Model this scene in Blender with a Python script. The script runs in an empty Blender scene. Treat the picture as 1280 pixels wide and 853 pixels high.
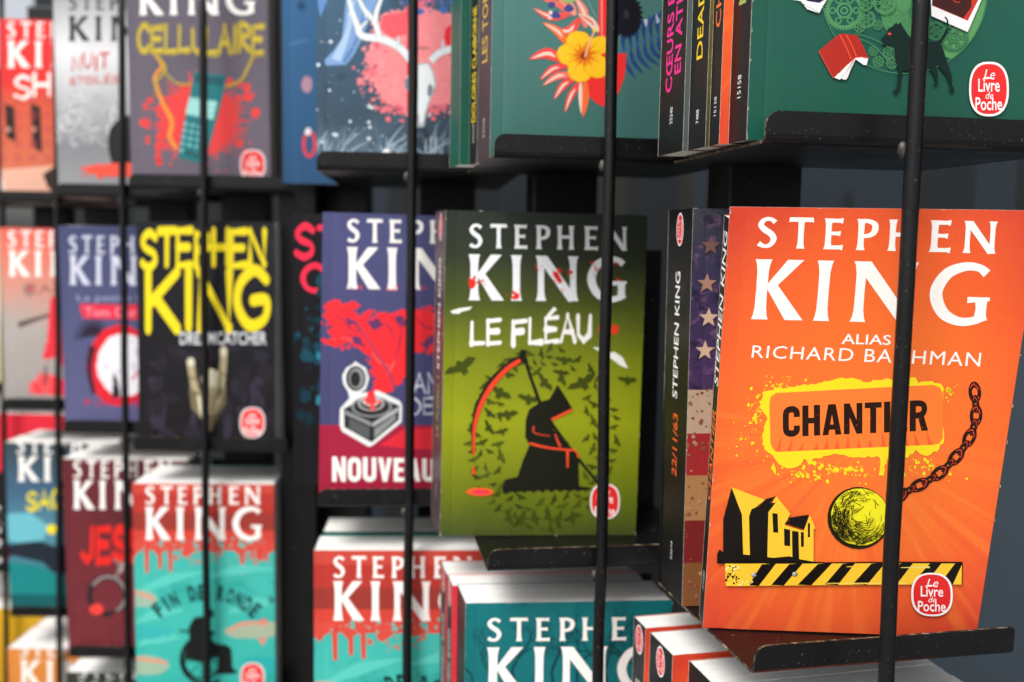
import bpy, math, random
from mathutils import Vector, Matrix

scene = bpy.context.scene
COL = scene.collection

# ------------------------------------------------------------------ camera
FOCAL = 1250.0                       # focal length for a frame 1280 wide
PITCH, ROLL = math.radians(5.75), math.radians(1.0)
EYE = Vector((0.0, 0.0, 1.3))
FWD = Vector((0, math.cos(PITCH), -math.sin(PITCH)))
_r0, _u0 = Vector((1, 0, 0)), Vector((0, math.sin(PITCH), math.cos(PITCH)))
RGT = math.cos(ROLL) * _r0 + math.sin(ROLL) * _u0
UPV = -math.sin(ROLL) * _r0 + math.cos(ROLL) * _u0
cam_data = bpy.data.cameras.new("camera")
cam = bpy.data.objects.new("camera", cam_data)
COL.objects.link(cam)
M = Matrix((RGT, UPV, -FWD)).transposed().to_4x4()
M.translation = EYE
cam.matrix_world = M
cam_data.sensor_width = 36.0
cam_data.lens = 36.0 * FOCAL / 1280.0
cam_data.clip_start, cam_data.clip_end = 0.01, 200.0
cam_data.dof.use_dof = True
cam_data.dof.focus_distance = 0.395
cam_data.dof.aperture_fstop = 7.6
cam_data.dof.aperture_blades = 9
scene.camera = cam

# ------------------------------------------------------------------ sky and sun
SUN_EL, SUN_AZ = math.radians(50), math.radians(212)     # azimuth clockwise from +Y
world = bpy.data.worlds.new("World")
scene.world = world
world.use_nodes = True
wn = world.node_tree
sky = wn.nodes.new("ShaderNodeTexSky")
sky.sky_type = 'NISHITA'
sky.sun_disc = False
sky.sun_elevation = SUN_EL
sky.sun_rotation = SUN_AZ
sky.air_density, sky.dust_density, sky.ozone_density = 1.0, 4.0, 1.0
veil = wn.nodes.new("ShaderNodeHueSaturation")            # thin cloud takes most blue out
veil.inputs["Saturation"].default_value = 0.28
wn.links.new(sky.outputs[0], veil.inputs["Color"])
wn.links.new(veil.outputs[0], wn.nodes["Background"].inputs[0])
wn.nodes["Background"].inputs[1].default_value = 0.15
sl = bpy.data.lights.new("sun", 'SUN')
sl.energy = 1.8
sl.angle = math.radians(24)
sl.color = (1.0, 0.985, 0.96)
sun = bpy.data.objects.new("sun", sl)
COL.objects.link(sun)
_sd = Vector((math.sin(SUN_AZ) * math.cos(SUN_EL), math.cos(SUN_AZ) * math.cos(SUN_EL), math.sin(SUN_EL)))
sun.rotation_euler = _sd.to_track_quat('Z', 'Y').to_euler()
scene.view_settings.view_transform = 'Standard'
scene.view_settings.look = 'None'
scene.view_settings.exposure = 0.42
scene.view_settings.gamma = 1.0

# ------------------------------------------------------------------ materials
def lin(c):
    c = c / 255.0
    return c / 12.92 if c <= 0.04045 else ((c + 0.055) / 1.055) ** 2.4
def rgb(c):
    return (lin(c[0]), lin(c[1]), lin(c[2]), 1.0)

class NT:
    """small helper around one material's node tree"""
    def __init__(self, name, rough=0.4, spec=0.22):
        self.m = bpy.data.materials.new(name)
        self.m.use_nodes = True
        self.t = self.m.node_tree
        self.b = self.t.nodes["Principled BSDF"]
        self.b.inputs["Roughness"].default_value = rough
        self.b.inputs["Specular IOR Level"].default_value = spec
        tc = self.t.nodes.new("ShaderNodeTexCoord")
        self.co = tc.outputs["Object"]
    def put(self, node, key, val):
        if val is None:
            return
        if hasattr(val, "is_output"):
            self.t.links.new(val, node.inputs[key])
        else:
            node.inputs[key].default_value = val
    def math(self, op, a, b=None, c=None, clamp=False):
        n = self.t.nodes.new("ShaderNodeMath"); n.operation = op; n.use_clamp = clamp
        self.put(n, 0, a); self.put(n, 1, b); self.put(n, 2, c)
        return n.outputs[0]
    def xyz(self):
        n = self.t.nodes.new("ShaderNodeSeparateXYZ"); self.t.links.new(self.co, n.inputs[0])
        return n.outputs
    def vec(self, x, y, z):
        n = self.t.nodes.new("ShaderNodeCombineXYZ")
        self.put(n, 0, x); self.put(n, 1, y); self.put(n, 2, z)
        return n.outputs[0]
    def noise(self, scale, detail=3.0, rough=0.55, vec=None, dist=0.0):
        n = self.t.nodes.new("ShaderNodeTexNoise")
        self.t.links.new(vec or self.co, n.inputs["Vector"])
        n.inputs["Scale"].default_value = scale; n.inputs["Detail"].default_value = detail
        n.inputs["Roughness"].default_value = rough; n.inputs["Distortion"].default_value = dist
        return n.outputs["Fac"]
    def ramp(self, fac, stops, interp='LINEAR'):
        n = self.t.nodes.new("ShaderNodeValToRGB"); r = n.color_ramp; r.interpolation = interp
        while len(r.elements) < len(stops):
            r.elements.new(0.5)
        for e, (p, c) in zip(r.elements, sorted(stops, key=lambda s: s[0])):
            e.position = p; e.color = rgb(c)
        self.put(n, 0, fac)
        return n.outputs["Color"]
    def step(self, fac, lo, hi):
        n = self.t.nodes.new("ShaderNodeMapRange"); n.interpolation_type = 'SMOOTHSTEP'
        self.put(n, 0, fac); n.inputs[1].default_value = lo; n.inputs[2].default_value = hi
        return n.outputs[0]
    def mix(self, fac, a, b, mode='MIX'):
        n = self.t.nodes.new("ShaderNodeMix"); n.data_type = 'RGBA'; n.blend_type = mode
        self.put(n, 0, fac)
        for k, v in ((6, a), (7, b)):
            if hasattr(v, "is_output"): self.t.links.new(v, n.inputs[k])
            else: n.inputs[k].default_value = rgb(v)
        return n.outputs[2]
    def grain(self, col, amt=0.12, scale=900.0):
        n = self.t.nodes.new("ShaderNodeHueSaturation")
        f = self.noise(scale, 2.0)
        self.put(n, "Value", self.math('MULTIPLY_ADD', f, 2 * amt, 1 - amt))
        self.t.links.new(col, n.inputs["Color"])
        return n.outputs[0]
    def bump(self, h, dist=0.0002, strength=0.4):
        n = self.t.nodes.new("ShaderNodeBump")
        n.inputs["Strength"].default_value = strength; n.inputs["Distance"].default_value = dist
        self.t.links.new(h, n.inputs["Height"]); self.t.links.new(n.outputs[0], self.b.inputs["Normal"])
    def done(self, col):
        self.put(self.b, "Base Color", col)
        return self.m

def print_mat(name, stops, wob=0.12, wscale=22.0, blot=None, grain=0.06, H=0.178, rough=0.36, scuff=True):
    """printed card: vertical colour run (0 foot, 1 head), uneven edge, optional blotches (colour, scale, lo, hi)"""
    n = NT(name, rough)
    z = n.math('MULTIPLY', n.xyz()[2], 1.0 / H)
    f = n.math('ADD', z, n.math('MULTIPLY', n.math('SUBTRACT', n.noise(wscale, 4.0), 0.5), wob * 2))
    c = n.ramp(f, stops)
    for b in blot or []:
        c = n.mix(n.step(n.noise(b[1], 5.0, 0.65, dist=0.6), b[2], b[3]), c, b[0])
    c = n.grain(c, grain)
    hinge = n.step(n.math('ABSOLUTE', n.math('SUBTRACT', n.xyz()[0], .0062)), .0011, .0001)     # pressed hinge line by the spine
    n.bump(n.math('SUBTRACT', n.noise(140.0, 2.0), hinge), 0.00025, 0.3)
    r = n.math('MULTIPLY_ADD', n.noise(60.0, 3.0), 0.16, rough - 0.08)
    n.put(n.b, "Roughness", r)
    return n.done(c)

_ink = {}
def ink(c, rough=0.36):
    key = (tuple(c), rough)
    if key not in _ink:
        n = NT("printing_ink", rough)
        base = n.t.nodes.new("ShaderNodeRGB"); base.outputs[0].default_value = rgb(c)
        _ink[key] = n.done(n.grain(base.outputs[0], 0.05, 600.0))
    return _ink[key]

def metal_mat():
    n = NT("black_powder_coat", 0.42, 0.32)
    specks = n.step(n.noise(950.0, 1.0, 0.5), 0.70, 0.78)
    big = n.step(n.noise(260.0, 1.0, 0.5), 0.76, 0.80)
    c = n.mix(n.math('MULTIPLY', n.math('MAXIMUM', specks, big), 0.34), (9, 9, 11), (128, 124, 118))
    smear = n.noise(35.0, 4.0)
    c = n.mix(n.math('MULTIPLY', n.step(smear, 0.45, 0.8), 0.25), c, (26, 26, 26))
    n.put(n.b, "Roughness", n.math('MULTIPLY_ADD', smear, 0.30, 0.24))
    n.bump(n.noise(1500.0, 2.0), 0.00012, 0.35)
    return n.done(c)
def edge_mat():
    n = NT("worn_metal_edge", 0.5)
    f = n.noise(240.0, 4.0, 0.7)
    return n.done(n.ramp(f, [(0.40, (20, 19, 19)), (0.52, (70, 58, 46)), (0.66, (160, 138, 110))]))
def page_mat():
    n = NT("page_paper", 0.8, 0.2)
    x, y, z = n.xyz()
    leaf = n.noise(1.0, 2.0, vec=n.vec(n.math('MULTIPLY', x, 25.0), n.math('MULTIPLY', y, 5200.0), n.math('MULTIPLY', z, 25.0)))
    band = n.noise(1.0, 2.0, vec=n.vec(0.0, n.math('MULTIPLY', y, 420.0), 0.0))
    c = n.ramp(leaf, [(0.25, (210, 207, 200)), (0.55, (242, 240, 236))])
    c = n.mix(n.math('MULTIPLY', band, 0.14), c, (205, 199, 186))
    n.bump(leaf, 0.0002, 0.2)
    return n.done(c)
def cover_edge_mat():
    n = NT("card_edge", 0.7)
    f = n.noise(300.0, 3.0)
    return n.done(n.ramp(f, [(0.3, (150, 140, 128)), (0.7, (222, 214, 203))]))
def bead_mat():
    n = NT("bare_weld", 0.45)
    n.b.inputs["Metallic"].default_value = 0.5
    return n.done(n.ramp(n.noise(300.0, 3.0), [(0.3, (34, 32, 30)), (0.7, (104, 100, 93))]))
def wall_mat():
    n = NT("slate_boards", 0.6)
    x, y, z = n.xyz()
    f = n.noise(1.0, 1.0, vec=n.vec(n.math('MULTIPLY', x, 9.0), 0.0, n.math('MULTIPLY', z, .15)))
    c = n.ramp(f, [(0.30, (18, 21, 23)), (0.42, (22, 26, 29)), (0.50, (30, 38, 45)), (0.56, (32, 31, 26)), (0.66, (20, 24, 27))], 'CONSTANT')
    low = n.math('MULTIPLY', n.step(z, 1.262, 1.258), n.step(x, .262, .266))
    c = n.mix(low, c, (54, 64, 72))                                        # lighter low on the right: shade under the tray above painted into the wall
    return n.done(n.grain(c, .12, 12.0))
def paving_mat():
    n = NT("paving", 0.85)
    br = n.t.nodes.new("ShaderNodeTexBrick"); br.inputs["Scale"].default_value = 2.5
    br.inputs["Color1"].default_value = rgb((128, 124, 118)); br.inputs["Color2"].default_value = rgb((140, 136, 130))
    br.inputs["Mortar"].default_value = rgb((92, 90, 86)); br.inputs["Mortar Size"].default_value = 0.012
    n.t.links.new(n.co, br.inputs["Vector"])
    return n.done(n.grain(br.outputs["Color"], 0.2, 60.0))
METAL, EDGE, PAGES, CARD, BEAD = metal_mat(), edge_mat(), page_mat(), cover_edge_mat(), bead_mat()

# ------------------------------------------------------------------ mesh helpers
class MB:
    def __init__(self):
        self.v, self.f, self.i, self.mats = [], [], [], []
    def slot(self, m):
        if m not in self.mats: self.mats.append(m)
        return self.mats.index(m)
    def face(self, pts, m):
        k = len(self.v); self.v += [tuple(p) for p in pts]
        self.f.append(tuple(range(k, k + len(pts)))); self.i.append(self.slot(m))
    def faces(self, pts, faces, m):
        k = len(self.v); self.v += [tuple(p) for p in pts]; s = self.slot(m)
        for f in faces:
            self.f.append(tuple(k + a for a in f)); self.i.append(s)
    def box(self, lo, hi, m, side=None, shear=0.0, sides=(1, 3, 4, 5)):
        (x0, y0, z0), (x1, y1, z1) = lo, hi
        P = [(x - shear * y, y, z) for z in (z0, z1) for y in (y0, y1) for x in (x0, x1)]
        F = [(0, 1, 5, 4), (1, 3, 7, 5), (3, 2, 6, 7), (2, 0, 4, 6), (4, 5, 7, 6), (0, 2, 3, 1)]
        k = len(self.v); self.v += P
        for q, f in enumerate(F):
            self.f.append(tuple(k + a for a in f)); self.i.append(self.slot(side if side and q in sides else m))
    def build(self, name, parent=None, smooth=False, bevel=0.0):
        me = bpy.data.meshes.new(name)
        me.from_pydata(self.v, [], self.f)
        for m in self.mats: me.materials.append(m)
        me.polygons.foreach_set("material_index", self.i)
        if smooth: me.polygons.foreach_set("use_smooth", [True] * len(self.f))
        me.update()
        o = bpy.data.objects.new(name, me); COL.objects.link(o)
        if parent: o.parent = parent
        if bevel:
            b = o.modifiers.new("bevel", 'BEVEL'); b.width = bevel; b.segments = 2; b.limit_method = 'ANGLE'
        return o

def tag(o, label, cat, group=None):
    o["label"] = label; o["category"] = cat
    if group: o["group"] = group
    return o

def tube(mb, pts, rad, m, n=16):
    pts = [Vector(p) for p in pts]; rings = []
    for k, p in enumerate(pts):
        d = (pts[min(k + 1, len(pts) - 1)] - pts[max(k - 1, 0)]).normalized()
        a = d.orthogonal().normalized() if abs(d.z) < 0.9 else (Vector((1, 0, 0)) - d * d.x).normalized()
        b = d.cross(a)
        rings.append([p + rad * (math.cos(2 * math.pi * j / n) * a + math.sin(2 * math.pi * j / n) * b) for j in range(n)])
    V = [q for r in rings for q in r]; Fc = []
    for k in range(len(pts) - 1):
        for j in range(n):
            Fc.append((k * n + j, k * n + (j + 1) % n, (k + 1) * n + (j + 1) % n, (k + 1) * n + j))
    Fc += [tuple(range(n))[::-1], tuple((len(pts) - 1) * n + j for j in range(n))]
    mb.faces(V, Fc, m)

# ------------------------------------------------------------------ lettering
_fonts = {}
def type_faces(s, bold=0.0, track=1.0):
    """triangles of a line of type, normalised to a unit box"""
    if (s, bold, track) not in _fonts:
        cu = bpy.data.curves.new("type", 'FONT'); cu.body = s; cu.size = 1.0; cu.resolution_u = 3; cu.offset = bold; cu.space_character = track
        ob = bpy.data.objects.new("type", cu); COL.objects.link(ob)
        dg = bpy.context.evaluated_depsgraph_get(); dg.update()
        me = bpy.data.meshes.new_from_object(ob.evaluated_get(dg))
        me.calc_loop_triangles()
        P = [(v.co.x, v.co.y) for v in me.vertices]
        T = [tuple(t.vertices) for t in me.loop_triangles]
        bpy.data.objects.remove(ob); bpy.data.curves.remove(cu); bpy.data.meshes.remove(me)
        xs, ys = [p[0] for p in P], [p[1] for p in P]
        x0, x1, y0, y1 = min(xs), max(xs), min(ys), max(ys)
        _fonts[(s, bold, track)] = ([((x - x0) / (x1 - x0), (y - y0) / (y1 - y0)) for x, y in P], T)
    return _fonts[(s, bold, track)]

def spline(pts, n=6, closed=False):
    if len(pts) < 3 and not closed: return list(pts)
    out = []; L = len(pts)
    g = (lambda i: pts[i % L]) if closed else (lambda i: pts[min(max(i, 0), L - 1)])
    for i in range(L if closed else L - 1):
        p0, p1, p2, p3 = g(i - 1), g(i), g(i + 1), g(i + 2)
        for k in range(n):
            t = k / n
            out.append(tuple(0.5 * (2 * b + (c - a) * t + (2 * a - 5 * b + 4 * c - d) * t * t + (3 * b - a - 3 * c + d) * t ** 3)
                             for a, b, c, d in zip(p0, p1, p2, p3)))
    if not closed: out.append(tuple(pts[-1]))
    return out
def ribbon(pts, w0, w1=None, n=6):
    """outline of a stroke along a smooth path; width may change along it"""
    p = spline(pts, n) if n > 1 else list(pts)
    ws = w0 if isinstance(w0, (list, tuple)) else [w0, w0 if w1 is None else w1]
    L, R = [], []
    for k, q in enumerate(p):
        a, b = p[max(k - 1, 0)], p[min(k + 1, len(p) - 1)]
        dx, dy = b[0] - a[0], b[1] - a[1]; l = math.hypot(dx, dy) or 1e-9
        t = k / max(1, len(p) - 1) * (len(ws) - 1); i = min(int(t), len(ws) - 2); w = (ws[i] + (ws[i + 1] - ws[i]) * (t - i)) / 2
        L.append((q[0] - dy / l * w, q[1] + dx / l * w)); R.append((q[0] + dy / l * w, q[1] - dx / l * w))
    return L, R

def _stem(x, w, y0=0.0, y1=1.0, fl=0.035):
    c = (x + w / 2)
    def side(s):
        return [(c + s * (w / 2 + fl), y0), (c + s * (w / 2 + fl * .35), y0 + .07), (c + s * w / 2 * .94, y0 + .2), (c + s * w / 2 * .9, (y0 + y1) / 2),
                (c + s * w / 2 * .94, y1 - .2), (c + s * (w / 2 + fl * .35), y1 - .07), (c + s * (w / 2 + fl), y1)]
    return side(1) + side(-1)[::-1]
def _bar(x0, x1, y, t, fl=0.03, tip=0.02):
    return [(x0, y - t / 2), (x1 - .1, y - t / 2 * .9), (x1 - tip, y - t / 2 - fl), (x1, y + t / 2 + fl * .6), (x1 - .12, y + t / 2 * .9), (x0, y + t / 2)]
def _rib(pts, ws, n=6):
    L, R = ribbon(pts, ws, n=n)
    return ("strip", L, R)
ROMAN = {   # flared roman capitals of the author's name, unit cap height, advance box given as width
 'S': (.56, [_rib([(.50, .84), (.36, .945), (.17, .91), (.09, .75), (.20, .60), (.38, .47), (.47, .30), (.38, .10), (.20, .055), (.04, .14)], [.15, .12, .13, .17, .19, .19, .18, .13, .12, .17])]),
 'T': (.72, [_stem(.27, .18), [(0, .845), (.03, .87), (.69, .87), (.72, .845), (.70, 1.015), (.02, 1.015)]]),
 'E': (.55, [_stem(.03, .18), _bar(.1, .53, .93, .135), _bar(.1, .47, .52, .125), _bar(.1, .55, .07, .14)]),
 'P': (.58, [_stem(.03, .18), _rib([(.12, .93), (.30, .935), (.47, .85), (.50, .70), (.44, .54), (.28, .46), (.12, .46)], [.13, .13, .16, .18, .16, .13, .12])]),
 'H': (.74, [_stem(.03, .18), _stem(.53, .18), [(.15, .46), (.6, .46), (.6, .59), (.15, .59)]]),
 'N': (.80, [_stem(.03, .13), _stem(.64, .13), [(-.01, 1), (.21, 1), (.80, .02), (.62, -.02)]]),
 'K': (.74, [_stem(.03, .19), [(.14, .50), (.50, 1.0), (.75, 1.0), (.30, .50)], [(.18, .56), (.34, .62), (.80, 0), (.52, 0)]]),
 'I': (.26, [_stem(.04, .18)]),
 'G': (.92, [_rib([(.87, .845), (.74, .935), (.52, .95), (.26, .84), (.11, .60), (.12, .38), (.26, .16), (.50, .05), (.72, .07), (.86, .14)], [.15, .12, .14, .18, .20, .20, .18, .14, .13, .15]), _stem(.74, .16, .08, .45), [(.60, .36), (.95, .40), (.95, .46), (.60, .46)]]),
}
NAME1 = [('S', 0, .082), ('T', .131, .237), ('E', .282, .364), ('P', .419, .508), ('H', .552, .662), ('E', .726, .815), ('N', .866, 1.0)]
NAME2 = [('K', 0, .205), ('I', .264, .337), ('N', .425, .695), ('G', .755, 1.0)]
_bx = lambda x0, y0, x1, y1: [(x0, y0), (x1, y0), (x1, y1), (x0, y1)]
BLOCK = {   # heavy condensed capitals of poster lettering
 'C': (.60, [_rib([(.49, .64), (.485, .80), (.40, .88), (.30, .897), (.19, .87), (.115, .78), (.105, .5), (.115, .22), (.19, .13), (.30, .103), (.40, .12), (.485, .20), (.49, .36)], [.21, .21])]),
 'H': (.62, [_bx(0, 0, .215, 1), _bx(.405, 0, .62, 1), _bx(.2, .41, .42, .59)]),
 'A': (.66, [[(0, 0), (.205, 0), (.39, 1), (.20, 1)], [(.27, 1), (.46, 1), (.66, 0), (.45, 0)], _bx(.16, .17, .50, .34)]),
 'N': (.64, [_bx(0, 0, .20, 1), _bx(.44, 0, .64, 1), [(0, 1), (.20, 1), (.64, 0), (.44, 0)]]),
 'T': (.58, [_bx(.185, 0, .395, .9), _bx(0, .82, .58, 1)]), 'I': (.215, [_bx(0, 0, .215, 1)]),
 'E': (.50, [_bx(0, 0, .21, 1), _bx(.2, .82, .49, 1), _bx(.2, .415, .46, .585), _bx(.2, 0, .50, .18)]),
 'R': (.62, [_bx(0, 0, .21, 1), _rib([(.15, .90), (.32, .90), (.46, .85), (.50, .72), (.46, .58), (.32, .515), (.15, .51)], [.19, .19]), [(.27, .50), (.46, .56), (.63, 0), (.41, 0)]]),
 'O': (.62, [_rib([(.31, .90), (.18, .86), (.105, .74), (.105, .26), (.18, .14), (.31, .10), (.44, .14), (.515, .26), (.515, .74), (.44, .86), (.31, .90)], [.205, .205])]),
 'U': (.62, [_rib([(.105, 1), (.105, .28), (.17, .14), (.31, .10), (.45, .14), (.515, .28), (.515, 1)], [.21, .21])]),
 'V': (.64, [[(0, 1), (.215, 1), (.42, 0), (.22, 0)], [(.44, 1), (.64, 1), (.42, 0), (.25, 0)]]),
}
HAND = {   # one-line capitals for brush and scratch lettering
 'A': [[(0, 0), (.45, 1), (.95, 0)], [(.2, .36), (.8, .36)]], 'C': [[(.95, .8), (.6, 1), (.2, .85), (.02, .5), (.2, .12), (.6, 0), (.95, .18)]],
 'D': [[(.05, 0), (.05, 1), (.6, .9), (.95, .5), (.6, .08), (.05, 0)]], 'E': [[(.9, 1), (.05, .97), (.05, 0), (.9, .03)], [(.05, .52), (.75, .52)]],
 'F': [[(.95, 1), (.05, .96), (.05, -.02)], [(.05, .52), (.7, .55)]], 'G': [[(.9, .82), (.55, 1), (.12, .75), (.05, .35), (.4, 0), (.85, .12), (.9, .45), (.5, .45)]],
 'H': [[(.05, 1), (.05, 0)], [(.9, 1), (.9, 0)], [(.05, .5), (.9, .5)]], 'I': [[(.5, 1), (.5, 0)]], 'J': [[(.8, 1), (.75, .2), (.4, 0), (.05, .2)]],
 'K': [[(.08, 1), (.08, 0)], [(.95, 1), (.12, .45)], [(.3, .55), (.95, 0)]], 'L': [[(.08, 1), (.05, .02), (.9, .03)]],
 'M': [[(0, 0), (.1, 1), (.5, .3), (.9, 1), (1, 0)]], 'N': [[(.05, 0), (.05, 1), (.9, 0), (.92, 1)]],
 'O': [[(.5, 1), (.08, .7), (.08, .3), (.5, 0), (.92, .3), (.92, .7), (.5, 1)]], 'P': [[(.08, 0), (.08, 1), (.8, .92), (.85, .6), (.08, .48)]],
 'R': [[(.08, 0), (.08, 1), (.8, .9), (.8, .6), (.1, .5), (.92, 0)]], 'S': [[(.9, .85), (.5, 1), (.1, .78), (.3, .55), (.8, .4), (.85, .15), (.45, 0), (.05, .14)]],
 'T': [[(0, .97), (1, 1)], [(.5, 1), (.48, 0)]], 'U': [[(.05, 1), (.08, .25), (.45, 0), (.85, .25), (.92, 1)]],
 'Q': [[(.5, 1), (.08, .7), (.08, .3), (.5, 0), (.92, .3), (.92, .7), (.5, 1)], [(.6, .3), (1, -.08)]],
}

# ------------------------------------------------------------------ printing on a flat sheet
STEP = 1.5e-6
def clip(poly, w, h):
    for ax, lim, keep in ((0, 0.0, 1), (0, w, -1), (1, 0.0, 1), (1, h, -1)):
        out = []
        for k in range(len(poly)):
            a, b = poly[k - 1], poly[k]
            ia, ib = (a[ax] - lim) * keep >= 0, (b[ax] - lim) * keep >= 0
            if ia != ib:
                t = (lim - a[ax]) / (b[ax] - a[ax])
                out.append((a[0] + t * (b[0] - a[0]), a[1] + t * (b[1] - a[1])))
            if ib: out.append(b)
        poly = out
        if len(poly) < 3: return []
    return poly

class Sheet:
    """one printed face; ink layers go into the mesh builder mb of that part.
    Layout is read off the photograph: page() turns a photo point into the spot of the cover it shows."""
    def __init__(self, mb, mw, O, e1, e2, w, h):
        self.mb, self.O, self.e1, self.e2, self.w, self.h = mb, Vector(O), Vector(e1), Vector(e2), w, h
        self.n = self.e1.cross(self.e2); self.k = 1
        self.wO, R = mw @ self.O, mw.to_3x3()
        self.w1, self.w2 = R @ self.e1, R @ self.e2; self.wn = self.w1.cross(self.w2)
        self.rnd = random.Random(7); self.z(1, 0, 0)
    def z(self, s, ox, oy):
        self.s, self.ox, self.oy = s, ox, oy; return self
    def page(self, p):
        x, y = self.ox + p[0] / self.s, self.oy + p[1] / self.s
        d = FWD + (x - 640) / FOCAL * RGT - (y - 426.5) / FOCAL * UPV
        t = (self.wO - EYE).dot(self.wn) / d.dot(self.wn)
        q = EYE + t * d - self.wO
        return (q.dot(self.w1) / self.w1.length_squared, q.dot(self.w2) / self.w2.length_squared)
    def at(self, u, v, k):
        return self.O + u * self.e1 + v * self.e2 + self.n * (0.00002 + k * STEP)
    def mm(self, poly, c):                                    # polygon in sheet metres
        poly = clip(poly, self.w, self.h)
        if len(poly) < 3: return
        a = sum(p[0] * q[1] - q[0] * p[1] for p, q in zip(poly, poly[1:] + poly[:1]))
        if abs(a) < 1e-10: return
        if a < 0: poly = poly[::-1]
        self.mb.face([self.at(u, v, self.k) for u, v in poly], ink(c)); self.k += 1
    def poly(self, pts, c):
        self.mm([self.page(p) for p in pts], c)
    def ragged(self, pts, c, step=8, amp=4, seed=1):          # polygon with a torn, sprayed edge
        g = random.Random(seed); out = []
        for a, b in zip(pts, pts[1:] + pts[:1]):
            m_ = max(1, int(math.hypot(b[0] - a[0], b[1] - a[1]) / step))
            out += [(a[0] + (b[0] - a[0]) * k / m_ + g.uniform(-amp, amp), a[1] + (b[1] - a[1]) * k / m_ + g.uniform(-amp, amp)) for k in range(m_)]
        self.poly(out, c)
    def strip(self, L, R, c, conv=None):                      # stroke outline as quads in one layer
        conv = conv or self.page
        L, R = [conv(p) for p in L], [conv(p) for p in R]
        for k in range(len(L) - 1):
            q = clip([L[k], R[k], R[k + 1], L[k + 1]], self.w, self.h)
            if len(q) < 3: continue
            a = sum(p[0] * r[1] - r[0] * p[1] for p, r in zip(q, q[1:] + q[:1]))
            if abs(a) < 1e-12: continue
            if a < 0: q = q[::-1]
            self.mb.face([self.at(u, v, self.k) for u, v in q], ink(c))
        self.k += 1
    def line(self, pts, c, w0, w1=None, n=6):
        L, R = ribbon(pts, w0, w1, n); self.strip(L, R, c)
    def blob(self, cx, cy, rx, ry, c, n=24, rough=0.0, rot=0.0, pw=2.0):
        P = []
        for k in range(n):
            a = 2 * math.pi * k / n; q = 1 + rough * (self.rnd.random() - .5) * 2
            co, si = math.cos(a), math.sin(a)
            x = rx * q * abs(co) ** (2 / pw) * (1 if co >= 0 else -1); y = ry * q * abs(si) ** (2 / pw) * (1 if si >= 0 else -1)
            P.append((cx + x * math.cos(rot) - y * math.sin(rot), cy + x * math.sin(rot) + y * math.cos(rot)))
        self.poly(P, c)
    def ring(self, cx, cy, rx, ry, t, c, n=28, a0=0.0, a1=360.0):
        A = [math.radians(a0 + (a1 - a0) * k / n) for k in range(n + 1)]
        self.strip([(cx + (rx + t / 2) * math.cos(a), cy + (ry + t / 2) * math.sin(a)) for a in A],
                   [(cx + (rx - t / 2) * math.cos(a), cy + (ry - t / 2) * math.sin(a)) for a in A], c)
    def splat(self, cx, cy, rx, ry, n, r0, r1, c, inner=0.0, gauss=False, seed=1):
        g = random.Random(seed)
        for _ in range(n):
            a = g.random() * 2 * math.pi; d = inner + (1 - inner) * (abs(g.gauss(0, .5)) if gauss else math.sqrt(g.random()))
            r = r0 + (r1 - r0) * g.random() ** 3
            k0 = self.k; self.k = k0 + _ % 3
            self.blob(cx + rx * d * math.cos(a), cy + ry * d * math.sin(a), r, r * (0.8 + .5 * g.random()), c, 7, .15)
            self.k = k0
        self.k += 3
    def star_blob(self, cx, cy, rx, ry, c, n=60, lo=.55, seed=3):
        g = random.Random(seed); P = []
        for k in range(n):
            a = 2 * math.pi * k / n; q = lo + (1 - lo) * g.random() if k % 2 else lo * (.9 + .2 * g.random())
            P.append((cx + rx * q * math.cos(a), cy + ry * q * math.sin(a)))
        self.poly(P, c)
    # ---- lettering
    def _quad(self, q):                                       # q: top-left, top-right, bottom-right, bottom-left
        tl, tr, br, bl = [self.page(p) for p in q]
        def f(p):
            u, v = p
            return tuple((1 - v) * ((1 - u) * bl[i] + u * br[i]) + v * ((1 - u) * tl[i] + u * tr[i]) for i in (0, 1))
        return f
    def type(self, s, q, c, bold=0.0, conv=None, track=1.0):
        P, T = type_faces(s, bold, track); f = conv or self._quad(q)
        P = [f(p) for p in P]
        for t in T:
            tri = clip([P[i] for i in t], self.w, self.h)
            if len(tri) < 3: continue
            a = sum(p[0] * r[1] - r[0] * p[1] for p, r in zip(tri, tri[1:] + tri[:1]))
            if abs(a) < 1e-13: continue
            if a < 0: tri = tri[::-1]
            self.mb.face([self.at(u, v, self.k) for u, v in tri], ink(c))
        self.k += 1
    def up_type(self, s, uc, v0, length, height, c, bold=0.0):   # reads upward on a spine, in metres
        self.type(s, None, c, bold, conv=lambda p: (uc + height * (.5 - p[1]), v0 + p[0] * length))
    def roman(self, layout, q, c, face=None):
        f = self._quad(q)
        for ch, a, b in layout:
            w, parts = (face or ROMAN)[ch]
            conv = lambda p, a=a, b=b, w=w: f((a + (b - a) * p[0] / w, p[1]))
            for p in parts:
                if isinstance(p, tuple): self.strip(p[1], p[2], c, conv)
                else: self.mm([conv(t) for t in p], c)
    def block(self, s, q, c, gap=.085):
        tot = sum(BLOCK[ch][0] for ch in s) + gap * (len(s) - 1); x = 0.0; lay = []
        for ch in s:
            lay.append((ch, x / tot, (x + BLOCK[ch][0]) / tot)); x += BLOCK[ch][0] + gap
        self.roman(lay, q, c, BLOCK)
    def author(self, q1, q2, c=(246, 242, 236)):
        box = lambda b: [(b[0], b[1]), (b[2], b[1]), (b[2], b[3]), (b[0], b[3])] if len(b) == 4 and not isinstance(b[0], tuple) else b
        if q1: self.roman(NAME1, box(q1), c)
        if q2: self.roman(NAME2, box(q2), c)
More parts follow.
